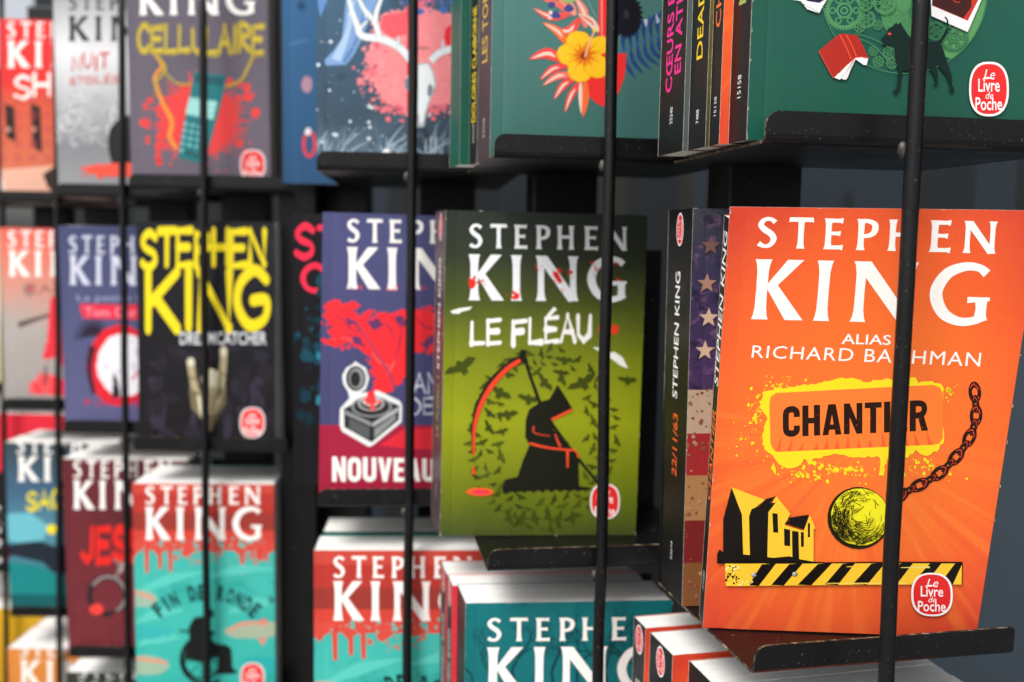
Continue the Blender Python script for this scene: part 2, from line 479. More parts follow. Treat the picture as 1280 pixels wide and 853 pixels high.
    def hand(self, s, q, c, w=.16, gap=.18, jit=.05, seed=5, wj=.35, cap=True):
        g = random.Random(seed); f = self._quad(q); n = len(s); x = 0.0
        adv = [(.35 if ch in "I" else .5 if ch == ' ' else 1.0) for ch in s]; tot = sum(adv) + gap * (n - 1)
        for ch, a in zip(s, adv):
            dy = (g.random() - .5) * jit * 2; sy = 1 + (g.random() - .5) * jit * 2
            for st in HAND.get(ch, []):
                pts = [((x + p[0] * a) / tot, p[1] * sy + dy) for p in st]
                asp = 1.0 / tot
                # widths measured in the letter's own box
                P2 = [(p[0] * tot, p[1]) for p in pts]
                ww = [w * (1 + (g.random() - .5) * 2 * wj) for _ in range(max(2, len(P2)))]
                L, R = ribbon(P2, ww, n=1 if len(P2) < 6 else 4)
                self.strip([(l[0] / tot, l[1]) for l in L], [(r[0] / tot, r[1]) for r in R], c, f)
                if cap:
                    for e, wq in ((P2[0], ww[0]), (P2[-1], ww[-1])) + tuple((P2[i], ww[i]) for i in range(1, len(P2) - 1) if len(P2) < 6):
                        self.mm([f(((e[0] + wq / 2 * math.cos(k * .785)) / tot, e[1] + wq / 2 * math.sin(k * .785))) for k in range(8)], c)
            x += a + gap
    def badge(self, cx, cy, rx, ry, tilt=0.0, words=True, red=(222, 44, 44)):
        white = (248, 240, 238)
        self.blob(cx, cy, rx, ry, white, 40, pw=2.5); self.blob(cx, cy, rx * .9, ry * .92, red, 40, pw=2.5)
        def row(s, x0, x1, y0, y1, bold, sh=0.0):
            t = tilt * ry / rx
            P = lambda x, y: (cx + x * rx, cy + y * ry + x * t * rx)
            self.type(s, [P(x0 + sh, y0), P(x1 + sh, y0), P(x1, y1), P(x0, y1)], white, bold)
        row("Le", -.26, .26, -.72, -.36, 0.0, .12)
        if words:
            self.line([(cx - .32 * rx, cy - .36 * ry), (cx - .1 * rx, cy - .42 * ry), (cx + .25 * rx, cy - .36 * ry)], white, .05 * rx)
        row("Livre", -.54, .54, -.38, .10, .012)
        row("de", -.2, .18, .10, .36, 0.0, .08)
        row("Poche", -.68, .66, .30, .78, .012)
# ------------------------------------------------------------------ the racks
ROW_Z = {"top": 1.3390, "middle": 1.1355, "lower": 0.9320, "bottom": 0.7285}
#          lip corner x, y, yaw deg, width, drop
COLS = {"a": (.0956, .3805, 16, .1230, 0), "b": (-.0100, .4830, 9, .1200, 0), "c": (-.1170, .5970, 5, .1200, 0),
        "d": (-.2950, .7720, 0, .1200, -.005), "e": (-.3890, .8570, 0, .1200, -.009), "f": (-.5020, .9770, 0, .1200, -.011),
        "g": (-.6080, 1.0850, 0, .1200, -.012)}

# a few trays hang a little off the regular grid: x, y, z, yaw, width
MOVED = {"flower": (-.5020, .9770, .9120, 0, .12), "gbottom": (-.6080, 1.0850, .6965, 0, .12), "amiddle": (.0951, .3690, 1.1355, 12.2, .1140), "atop": (.0895, .3635, 1.3364, 9, .1230), "clower": (-.1170, .5970, .9275, 5, .12), "dlower": (-.2950, .7720, .9240, 0, .12), "fbottom": (-.5020, .9770, .6990, 0, .12)}

def rack(name, label, loc):
    r = bpy.data.objects.new(name, None); COL.objects.link(r); r.location = loc; r.empty_display_size = .1
    return tag(r, label, "book rack")
RACK_NEAR = rack("book_rack", "black wire book rack on the right, its trays holding the nearest and sharpest paperbacks", (-.02, .62, 0))
RACK_FAR = rack("book_rack", "black wire book rack on the left, farther off and out of focus", (-.44, 1.05, 0))

def child(mb, name, root, smooth=False, bevel=0.0, mat=None, under=None):
    """part built in world metres, hung under its rack (or under a part of it)"""
    o = mb.build(name, under or root, smooth, bevel)
    off = Vector(root.location)
    for v in o.data.vertices: v.co -= off
    return o

# retaining rods run in front of the lips; they are a little bowed
def spot(x, y, depth):
    return EYE + depth * (FWD + (x - 640) / FOCAL * RGT - (y - 426.5) / FOCAL * UPV)
def spot_on(x, y, wy):                                        # the same point, at a given world y
    d = spot(x, y, 1.0) - EYE
    return EYE + d * (wy / d.y)
RODS = {"a": (spot(1151, 0, .344), spot(1106, 853, .3725)), "b": (spot_on(766, 0, .4865), spot_on(748, 853, .4875)), "c": (spot_on(517, 0, .5980), spot_on(509, 853, .5980)),
        "d": (spot_on(253, 0, .7680), spot_on(259, 853, .7680)), "e": (spot_on(151, 0, .8530), spot_on(161, 853, .8530)), "f": (spot_on(70, 0, .9730), spot_on(75, 853, .9730)), "g": (spot_on(1, 0, 1.0810), spot_on(8, 853, 1.0810))}
for c_, (p, q) in RODS.items():
    d = (q - p) / (q.z - p.z)
    g = random.Random(ord(c_))
    pts = [p + d * (h - p.z) + Vector((g.uniform(-.0005, .0005), g.uniform(-.0006, .0006), 0)) for h in (1.56, 1.45, 1.39, 1.34, 1.29, 1.24, 1.19, 1.14, 1.10, 1.05, .99, .93, .80, .60, .08)]
    mb = MB(); tube(mb, pts, .0029, METAL, 20)
    child(mb, "retaining_rod", RACK_NEAR if c_ in "abc" else RACK_FAR, smooth=True)

def bead_spot(col, z):
    p, q = RODS[col]; c = p + (q - p) * ((z - p.z) / (q.z - p.z))
    return c + Vector((-.0032, .0012, 0))

def tray(col, row, depth=.085, lip_h=.0115, beads=True):
    x, y, yaw, W, dz = COLS[col]; z = ROW_Z[row] + dz
    x, y, z, yaw, W = MOVED.get(col + row, (x, y, z, yaw, W))
    root = RACK_NEAR if col in "abc" else RACK_FAR
    a = math.radians(yaw); r, b = Vector((math.cos(a), math.sin(a), 0)), Vector((-math.sin(a), math.cos(a), 0))
    O = Vector((x, y, z)); T = .0012
    P = lambda u, d, h: O + u * r + d * b + Vector((0, 0, h))
    mb = MB()
    V = [P(u, d, h) for h in (0, T) for d in (.0030, depth) for u in (0, W)]
    mb.faces(V, [(4, 5, 7, 6), (0, 2, 3, 1), (2, 6, 7, 3)], METAL)
    mb.faces(V, [(0, 4, 6, 2), (1, 3, 7, 5)], EDGE)
    # back plate the stack leans against
    V = [P(u, d, h) for h in (T, .160) for d in (depth - T, depth) for u in (0, W)]
    mb.faces(V, [(0, 1, 5, 4), (1, 3, 7, 5), (3, 2, 6, 7), (2, 0, 4, 6), (4, 5, 7, 6)], METAL)
    t = child(mb, "tray", root)
    # front lip with its folded root, rounded at the left shoulder
    mb = MB()
    prof = [(.0034, .0000), (.0014, .0004), (.0003, .0016), (0, .0032)]      # outer fold (depth, height)
    inner = [(.0034, T), (.0022, .0017), (.0015, .0024), (.0013, .0036)]
    for q in range(3):
        mb.faces([P(0, *prof[q]), P(W, *prof[q]), P(W, *prof[q + 1]), P(0, *prof[q + 1])], [(0, 1, 2, 3)], METAL)
        mb.faces([P(0, *inner[q]), P(W, *inner[q]), P(W, *inner[q + 1]), P(0, *inner[q + 1])], [(3, 2, 1, 0)], METAL)
    R = .0055; arc = [(R - R * math.cos(k * math.pi / 12), lip_h - R + R * math.sin(k * math.pi / 12)) for k in range(7)]
    R2 = .0016; arc2 = [(W - R2 + R2 * math.sin(k * math.pi / 8), lip_h - R2 + R2 * math.cos(k * math.pi / 8)) for k in range(5)]
    out = [(0, .0032)] + arc + arc2 + [(W, .0032)]
    F_ = [P(u, 0, h) for u, h in out]; B_ = [P(u, .0013, h) for u, h in out]
    mb.face(F_[::-1], METAL); mb.face(B_, METAL)
    for k in range(len(out) - 1):
        mb.face([F_[k], F_[k + 1], B_[k + 1], B_[k]], EDGE)
    mb.face([P(0, *p) for p in prof + inner[::-1]], EDGE); mb.face([P(W, *p) for p in (prof + inner[::-1])[::-1]], EDGE)
    child(mb, "lip", root, under=t)
    if beads:
        mb = MB(); c = bead_spot(col, z - .0024); V = []; N = 10
        for k in range(1, N):
            for j in range(12):
                th, ph = math.pi * k / N, 2 * math.pi * j / 12
                V.append(c + Vector((.0018 * math.sin(th) * math.cos(ph), .0018 * math.sin(th) * math.sin(ph), .0030 * math.cos(th))))
        Fc = [((k) * 12 + j, (k) * 12 + (j + 1) % 12, (k + 1) * 12 + (j + 1) % 12, (k + 1) * 12 + j) for k in range(N - 2) for j in range(12)]
        Fc += [tuple(range(12))[::-1], tuple((N - 2) * 12 + j for j in range(12))]
        mb.faces(V, [f[::-1] for f in Fc], BEAD)
        child(mb, "weld_bead", root, smooth=True, under=t)
    return t

for c_ in "abcdefg":
    for r_ in ("top", "middle", "lower") + (("bottom",) if c_ in "efg" else ()):
        tray(c_, r_, depth={"a": .105, "b": .115, "c": .12 if r_ != "top" else .185}.get(c_, .10))

def post(root, x, y, w, d, yaw, z0=.0, z1=1.56, name="upright"):
    a = math.radians(yaw); mb = MB()
    r, b = Vector((math.cos(a), math.sin(a), 0)), Vector((-math.sin(a), math.cos(a), 0))
    V = [Vector((x, y, z)) + u * r + v * b for z in (z0, z1) for v in (0, d) for u in (-w / 2, w / 2)]
    mb.faces(V, [(0, 1, 5, 4), (1, 3, 7, 5), (3, 2, 6, 7), (2, 0, 4, 6), (4, 5, 7, 6), (0, 2, 3, 1)], METAL)
    return child(mb, name, root, bevel=.0015)
for c_, (x, y, yaw, W, dz) in COLS.items():
    a = math.radians(yaw); dd = {"a": .108, "b": .118, "c": .122}.get(c_, .103)
    px, py = x + W * .5 * math.cos(a) - dd * math.sin(a), y + W * .5 * math.sin(a) + dd * math.cos(a)
    if c_ == "c": px += .02
    post(RACK_NEAR if c_ in "abc" else RACK_FAR, px, py, .040, .025, yaw)
# broad side frame that closes the gap between the two racks
post(RACK_NEAR, -.172, .800, .030, .03, 3)
post(RACK_FAR, -.150, .845, .055, .03, 0)
for root, p0, p1 in ((RACK_NEAR, (.16, .50), (-.06, .73)), (RACK_FAR, (-.15, .88), (-.56, 1.20))):
    mb = MB(); tube(mb, [(p0[0], p0[1], .04), (p1[0], p1[1], .04)], .02, METAL, 12); child(mb, "foot_rail", root, smooth=True)
    mb = MB(); tube(mb, [(p0[0], p0[1], 1.53), (p1[0], p1[1], 1.53)], .008, METAL, 12); child(mb, "head_rail", root, smooth=True)
for c_, (p, q) in RODS.items():       # rods and uprights are tied together near the ground, below the picture
    x, y, yaw, W, dz = COLS[c_]; a = math.radians(yaw)
    d = (q - p) / (q.z - p.z); g = p + d * (.10 - p.z)
    mb = MB(); tube(mb, [g, (x + W * .5 * math.cos(a) - .11 * math.sin(a), y + W * .5 * math.sin(a) + .112 * math.cos(a), .10)], .003, METAL, 10)
    child(mb, "tie_bar", RACK_NEAR if c_ in "abc" else RACK_FAR, smooth=True)

# ------------------------------------------------------------------ what stands round the racks
mb = MB(); mb.faces([(-40, -40, 0), (40, -40, 0), (40, 40, 0), (-40, 40, 0)], [(0, 1, 2, 3)], paving_mat())
pv = mb.build("pavement"); pv["kind"] = "structure"
mb = MB(); u, n_ = Vector((-.72, .694, 0)), Vector((.694, .72, 0)); O = Vector((.42, .62, 0)) + .30 * n_
V = [O + s * u + t * n_ + Vector((0, 0, h)) for h in (0, 3.0) for t in (0, .15) for s in (-1.2, 2.6)]
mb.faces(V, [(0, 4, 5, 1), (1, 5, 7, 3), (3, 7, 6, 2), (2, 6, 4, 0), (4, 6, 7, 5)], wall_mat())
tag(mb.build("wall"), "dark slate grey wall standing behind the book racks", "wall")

# ------------------------------------------------------------------ books
def frame(pos, yaw, lean, roll):
    y, l, o = map(math.radians, (yaw, lean, roll))
    r = Vector((math.cos(y), math.sin(y), 0)); n = Vector((math.sin(y), -math.cos(y), 0)); up = Vector((0, 0, 1))
    v = math.cos(l) * up + math.sin(l) * n
    r2 = math.cos(o) * r + math.sin(o) * v; v2 = -math.sin(o) * r + math.cos(o) * v
    b = v2.cross(r2)
    m = Matrix((r2, b, v2)).transposed().to_4x4(); m.translation = Vector(pos)
    return m

def bow(o, W, lift):
    """give a front cover the slight swell and lifted free edge of a handled paperback; sheet and ink bend together"""
    import bmesh
    bm = bmesh.new(); bm.from_mesh(o.data); N = 18
    knots = [W * k / N for k in range(N + 1)]
    for x in knots[1:-1]:
        bmesh.ops.bisect_plane(bm, geom=bm.verts[:] + bm.edges[:] + bm.faces[:], dist=1e-9, plane_co=(x, 0, 0), plane_no=(1, 0, 0))
    f = [-.0006 * math.sin(math.pi * t) - lift * t ** 3 + (.00025 if k == 1 else 0) for k, t in enumerate(q / W for q in knots)]
    for v in bm.verts:
        t = min(max(v.co.x / W, 0.0), 1.0) * N; k = min(int(t), N - 1)
        v.co.y += f[k] + (f[k + 1] - f[k]) * (t - k)
    bm.to_mesh(o.data); bm.free()

def chips(S, seed):
    """handling wear: bare card showing in small nicks along the edges and at the corners"""
    g = random.Random(seed); w, h = S.w, S.h
    for k in range(34):
        s = g.choice((0, 0, 1, 1, 2, 3)); l, d = g.uniform(.0005, .0030), g.uniform(.00010, .00035)
        t = g.random() if k > 8 else g.choice((0.0, .985))
        if s in (0, 1):
            x = 0 if s == 0 else w; q = d if s == 0 else -d; y = t * h
            S.mm([(x, y), (x + q, y + l * .3), (x + q * .6, y + l * .7), (x, y + l)], (206, 196, 184))
        else:
            y = 0 if s == 2 else h; q = d if s == 2 else -d; x = t * w
            S.mm([(x, y), (x + l * .3, y + q), (x + l * .7, y + q * .6), (x + l, y)], (206, 196, 184))

BLACK_SPINE = print_mat("black_spine_print", [(0, (22, 20, 20)), (1, (18, 18, 18))], grain=.1)
def book(label, pos, yaw=0, lean=0, roll=0, W=.110, H=.178, T=.025, cover=None, spine=None, art=None, spine_art=None,
         shear=0.0, group=None, drop=0.0, worn=0, lift=None):
    m = frame(pos, yaw, lean, roll)
    root = bpy.data.objects.new("paperback", None); COL.objects.link(root); root.matrix_world = m; root.empty_display_size = .03
    tag(root, label, "book", group)
    C = .00035; spine = spine or BLACK_SPINE
    mb = MB(); mb.box((0, 0, 0), (W, C, H), cover, CARD, shear)
    if art or worn:
        S = Sheet(mb, m, (0, 0, 0), (1, 0, 0), (0, 0, 1), W, H)
        if art: art(S)
        if worn: chips(S, worn)
    bow(mb.build("front_cover", root), W, lift if lift is not None else .0006 + .0012 * random.Random(len(label)).random())
    mb = MB(); mb.box((0, T - C, 0), (W, T, H - drop), cover, CARD, shear); mb.build("back_cover", root)
    mb = MB(); mb.box((0, C + .00004, 0), (C, T - C - .00004, H - drop), spine, CARD, shear, (4, 5))
    sh = Sheet(mb, m, (-shear * (T - C), T - C, 0), (shear * 1.0, -1.0, 0), (0, 0, 1), T - 2 * C, H)
    sh.n = Vector((-1, -shear, 0)).normalized()
    if spine_art: spine_art(sh)
    mb.build("spine", root)
    mb = MB(); g = random.Random(len(label))
    # pages: a few gatherings of slightly different height
    n = max(2, int(T / .006)); y0 = C + .0001; dy = (T - 2 * C - .0002) / n
    for k in range(n):
        mb.box((C + .0002, y0 + k * dy, .0002 + .0003 * g.random()), (W - .0004 - .0007 * g.random(), y0 + (k + 1) * dy - .00003, H - drop - .0001 - .0003 * g.random()), PAGES, None, shear)
    mb.build("page_block", root)
    return root
def behind(pos, yaw, depth, left=0.0, dz=0.0):
    a = math.radians(yaw)
    return (pos[0] - math.sin(a) * depth - math.cos(a) * left, pos[1] + math.cos(a) * depth - math.sin(a) * left, pos[2] + dz)
def row_spine(code=None, title=None, tcol=None, name=True, code_v=.016, title_v=.045, title_len=.05, name_v=.10, logo=True, th=.0065):
    def f(S):
        w = S.w; c = w / 2
        if code: S.up_type(code, c, code_v, .0085, min(.0024, w * .3), (225, 222, 218))
        if title: S.up_type(title, c, title_v, title_len, min(th, w * .55), tcol, .01)
        if name: S.up_type("STEPHEN KING", c, name_v, .048, min(.0058, w * .5), (238, 234, 230), .01)
        if logo:
            r = min(.0052, w * .36)
            P = [(c + r * math.cos(k * .2618), .169 + .0075 * math.sin(k * .2618)) for k in range(24)]
            S.mm(P, (240, 225, 225)); S.mm([(c + (p[0] - c) * .86, .169 + (p[1] - .169) * .88) for p in P], (215, 45, 45))
            for k, t in enumerate(("Livre", "Poche")):
                S.up_type(t, c + (k - .5) * r * .8, .1645, .009, r * .55, (245, 235, 235))
    return f
# ------------------------------------------------------------------ printed covers
WHITE, INKBLACK = (246, 242, 236), (24, 21, 20)

def orange_cover():
    n = NT("orange_rays_print", 0.34)
    x, y, z = n.xyz()
    dx, dz = n.math('SUBTRACT', x, .056), n.math('SUBTRACT', z, .088)
    d = n.math('SQRT', n.math('ADD', n.math('MULTIPLY', n.math('MULTIPLY', dx, dx), 1.5), n.math('MULTIPLY', dz, dz)))
    d = n.math('ADD', d, n.math('MULTIPLY', n.math('SUBTRACT', n.noise(18.0, 4.0), .5), .03))
    c = n.ramp(n.math('MULTIPLY', d, 1 / .12), [(0.0, (244, 122, 50)), (.45, (240, 110, 46)), (.68, (232, 94, 46)), (.90, (206, 68, 47))])
    ang = n.math('ARCTAN2', dz, dx)
    ray = n.noise(1.0, 2.0, vec=n.vec(n.math('MULTIPLY', ang, 9.0), n.math('MULTIPLY', d, 6.0), 0.0))
    low = n.step(n.math('ADD', z, n.math('MULTIPLY', x, .25)), .125, .09)
    off = n.step(d, .016, .035)
    k = n.math('MULTIPLY', n.math('MULTIPLY', low, off), n.step(ray, .50, .66))
    c = n.mix(n.math('MULTIPLY', k, .30), c, (250, 142, 60))
    k2 = n.math('MULTIPLY', n.math('MULTIPLY', low, off), n.step(ray, .46, .34))
    c = n.mix(n.math('MULTIPLY', k2, .38), c, (224, 78, 48))
    c = n.grain(c, .06, 700.0)
    n.put(n.b, "Roughness", n.math('MULTIPLY_ADD', n.noise(50.0), .16, .28))
    n.bump(n.noise(90.0, 2.0), .0003, .25)
    return n.done(c)
def art_orange(S):
    Y, B, RED = (244, 218, 36), (40, 20, 13), (226, 70, 42)
    S.z(1, 0, 0)
    S.author(((948, 271.5), (1244, 276), (1241, 316), (946, 309.5)), ((945, 324), (1236, 329), (1229, 405), (939, 399)))
    S.type("ALIAS", ((1052, 416.5), (1113, 418), (1112, 430.5), (1051, 429.5)), WHITE, .008)
    S.type("RICHARD BACHMAN", ((941, 431.5), (1224, 439), (1222, 456.5), (939, 447)), WHITE, 0.0, track=1.1)
    S.z(4.267, 930, 460)
    for a in ((230, 470, 190, 110, 90, 2, 9, 1), (560, 540, 340, 70, 130, 2, 11, 2), (60, 250, 70, 170, 60, 2, 10, 3), (190, 90, 120, 80, 70, 1.5, 7, 4),
              (1080, 110, 60, 70, 12, 3, 13, 5), (950, 520, 200, 90, 60, 2, 10, 6), (300, 560, 180, 70, 60, 2, 13, 7), (-20, 380, 60, 160, 22, 2, 6, 11)):
        S.splat(*a[:7], Y, seed=a[7], gauss=True)
    out = [(100, 132), (165, 108), (280, 95), (420, 75), (520, 50), (600, 55), (640, 70), (720, 55), (800, 55), (915, 48), (925, 68), (1000, 65), (1045, 80), (1062, 105), (1050, 140),
           (1040, 240), (1056, 350), (1052, 390), (1030, 425), (980, 460), (930, 455), (905, 425), (895, 450), (870, 470), (765, 470), (745, 520), (738, 572), (712, 572), (726, 510), (720, 470),
           (600, 470), (480, 458), (380, 480), (340, 512), (318, 480), (290, 520), (232, 532), (195, 520), (170, 490), (110, 430), (95, 390), (102, 330), (122, 270), (85, 210), (92, 160)]
    g = random.Random(4); rough = []
    for a, b in zip(out, out[1:] + out[:1]):
        m_ = max(1, int(math.hypot(b[0] - a[0], b[1] - a[1]) / 14))
        for k in range(m_):
            t = k / m_; rough.append((a[0] + (b[0] - a[0]) * t + g.uniform(-5, 5), a[1] + (b[1] - a[1]) * t + g.uniform(-6, 6)))
    S.poly(rough, Y)
    S.poly([(134, 190), (140, 155), (170, 132), (1000, 84), (1038, 98), (1052, 130), (1052, 365), (1032, 395), (1000, 402), (190, 446), (158, 438), (140, 405)], (251, 126, 52))
    g = random.Random(8)
    for k in range(14):
        x = 170 + k * 62 + g.uniform(-10, 10); h = g.uniform(30, 95); by = 444 - (x - 190) * .053
        S.poly([(x, by), (x + 26, by - 2), (x + 12 + (600 - x) * .06, by - h)], (240, 96, 50))
    S.block("CHANTIER", ((205, 204), (973, 163), (972, 326), (206, 367)), B)
    for k in range(26): S.blob(g.uniform(215, 970), g.uniform(180, 350), g.uniform(.8, 2.6), g.uniform(.8, 3), (251, 126, 52), 6, .3)
    path = spline([(1215, 70), (1222, 165), (1225, 245), (1205, 325), (1165, 405), (1110, 475), (1040, 545), (960, 598), (880, 640), (800, 690)], 30)
    acc = [0.0]
    for a, b in zip(path, path[1:]): acc.append(acc[-1] + math.hypot(b[0] - a[0], b[1] - a[1]))
    def along(s):
        k = next((i for i, v in enumerate(acc) if v >= s), len(acc) - 1); a, b = path[max(k - 1, 0)], path[k]
        return b, math.atan2(b[1] - a[1], b[0] - a[0]) - math.pi / 2
    for k in range(13):                                           # links face on and edge on by turns
        c_, r = along(48 + k * 62); face = k % 2 == 0; w, h = (30, 52) if face else (17, 44)
        T_ = lambda q, t, c_=c_, r=r, w=w, h=h: (c_[0] + q * (w * math.cos(t) * math.cos(r) - h * math.sin(t) * math.sin(r)), c_[1] + q * (w * math.cos(t) * math.sin(r) + h * math.sin(t) * math.cos(r)))
        A = [2 * math.pi * i / 22 for i in range(23)]
        S.strip([T_(1.1, t) for t in A], [T_(.50 if face else .30, t) for t in A], B)
        for t0, q in ((2, .82), (13, .84), (17, .70)): S.strip([T_(q + .06, t) for t in A[t0:t0 + 5]], [T_(q - .05, t) for t in A[t0:t0 + 5]], RED)
    # wrecking ball, house and barrier
    S.z(3.657, 890, 590)
    S.line([(790, 95), (830, 92), (880, 70)], B, 18)
    S.blob(666, 205, 141, 141, (30, 26, 12), 60, .006); S.blob(672, 200, 131, 130, (236, 226, 36), 60, .006)
    g = random.Random(12)
    for k in range(420):                                          # cross-hatching, closest towards the left and lower rim
        a = g.gauss(2.6, 1.05); d = 131 * (1 - abs(g.gauss(0, .34)))
        if d < 25: continue
        x, y = 672 + d * math.cos(a), 200 + d * math.sin(a) * .99
        l = g.uniform(8, 26); t = a + math.pi / 2 + g.choice((0, 0, .7, -.7))
        q = [(x - l * math.cos(t), y - l * math.sin(t)), (x, y), (x + l * math.cos(t), y + l * math.sin(t))]
        if any(math.hypot(p[0] - 672, p[1] - 200) > 133 for p in q): continue
        S.line(q, (38, 34, 12), 1.2, 3.2, 2)
    for k in range(9):
        r = 30 + k * 11
        S.ring(700, 185, r, r, 1.6, (60, 54, 14), 16, 20 + 9 * k % 40, 110 + 8 * k)
    K, H = (22, 17, 14), (246, 196, 52)
    S.poly([(88, 66), (240, 122), (180, 170), (168, 200), (172, 380), (138, 380), (134, 190)], H)
    S.poly([(50, 215), (88, 70), (135, 190), (141, 380), (50, 380)], K)
    S.poly([(290, 103), (355, 185), (345, 205), (330, 232), (330, 392), (250, 386), (250, 178)], H)
    S.poly([(178, 165), (215, 152), (240, 120), (292, 105), (262, 136), (288, 135), (255, 178), (250, 388), (171, 382), (167, 200)], K)
    S.poly([(443, 188), (468, 250), (460, 256), (460, 402), (328, 392), (328, 236), (415, 262)], H)
    S.poly([(342, 204), (441, 188), (416, 256), (328, 228), (352, 214)], K)
    for q in ([(273, 182), (297, 185), (300, 272), (277, 270)], [(326, 252), (354, 258), (354, 333), (327, 330)], [(362, 262), (392, 266), (395, 396), (364, 392)],
              [(402, 268), (416, 268), (416, 335), (403, 335)], [(434, 228), (444, 226), (444, 290), (434, 292)]): S.poly(q, K)
    S.poly([(22, 415), (22, 372), (32, 352), (50, 362), (52, 378), (100, 368), (170, 374), (280, 386), (350, 378), (400, 392), (460, 402), (512, 404), (430, 412), (60, 417)], K)
    S.poly([(58, 415), (1133, 398), (1130, 497), (62, 517)], H)
    for a, b, c_, d in ((225, 290, 165, 212), (350, 412, 268, 325), (480, 545, 388, 450), (592, 650, 512, 570), (722, 786, 637, 702), (852, 912, 770, 835), (985, 1040, 905, 962), (1098, 1133, 1030, 1088)):
        yt = lambda x: 415 - (x - 58) * .0158; yb = lambda x: 517 - (x - 62) * .0187
        S.poly([(a, yt(a) + 4), (b, yt(b)), (d, yb(d)), (c_, yb(c_) - 3)], K)
    S.line([(240, 411), (700, 404), (1133, 398)], K, 5, 8); S.line([(1131, 398), (1129, 497)], K, 4)
    S.line([(610, 424), (700, 420)], H, 4, 5, 1); S.line([(855, 425), (985, 421)], (236, 214, 120), 3, 8, 1); S.line([(520, 500), (880, 497)], (250, 214, 96), 3, 9, 2)
    for a in ((92, 465, 34, 46, 40, 2, 6, 21), (140, 500, 50, 14, 14, 2, 5, 22), (90, 440, 30, 20, 10, 4, 8, 23)):
        S.splat(*a[:7], (254, 232, 150) if a[7] != 21 else K, seed=a[7])
    for x, y in ((190, 465), (375, 460)):
        S.blob(x, y, 13, 11, (70, 70, 72)); S.blob(x - 2, y - 2, 9, 8, (206, 206, 208)); S.line([(x - 6, y + 3), (x + 5, y - 4)], (60, 60, 60), 3, 3, 1)
    S.z(1, 0, 0); S.badge(1162, 739, 25.5, 27, .0)
    S.line([(911, 258), (920, 256.5), (928, 252.5)], (150, 44, 36), .5, .9); S.line([(912, 259), (921, 257.5)], (224, 120, 96), .6, .4)

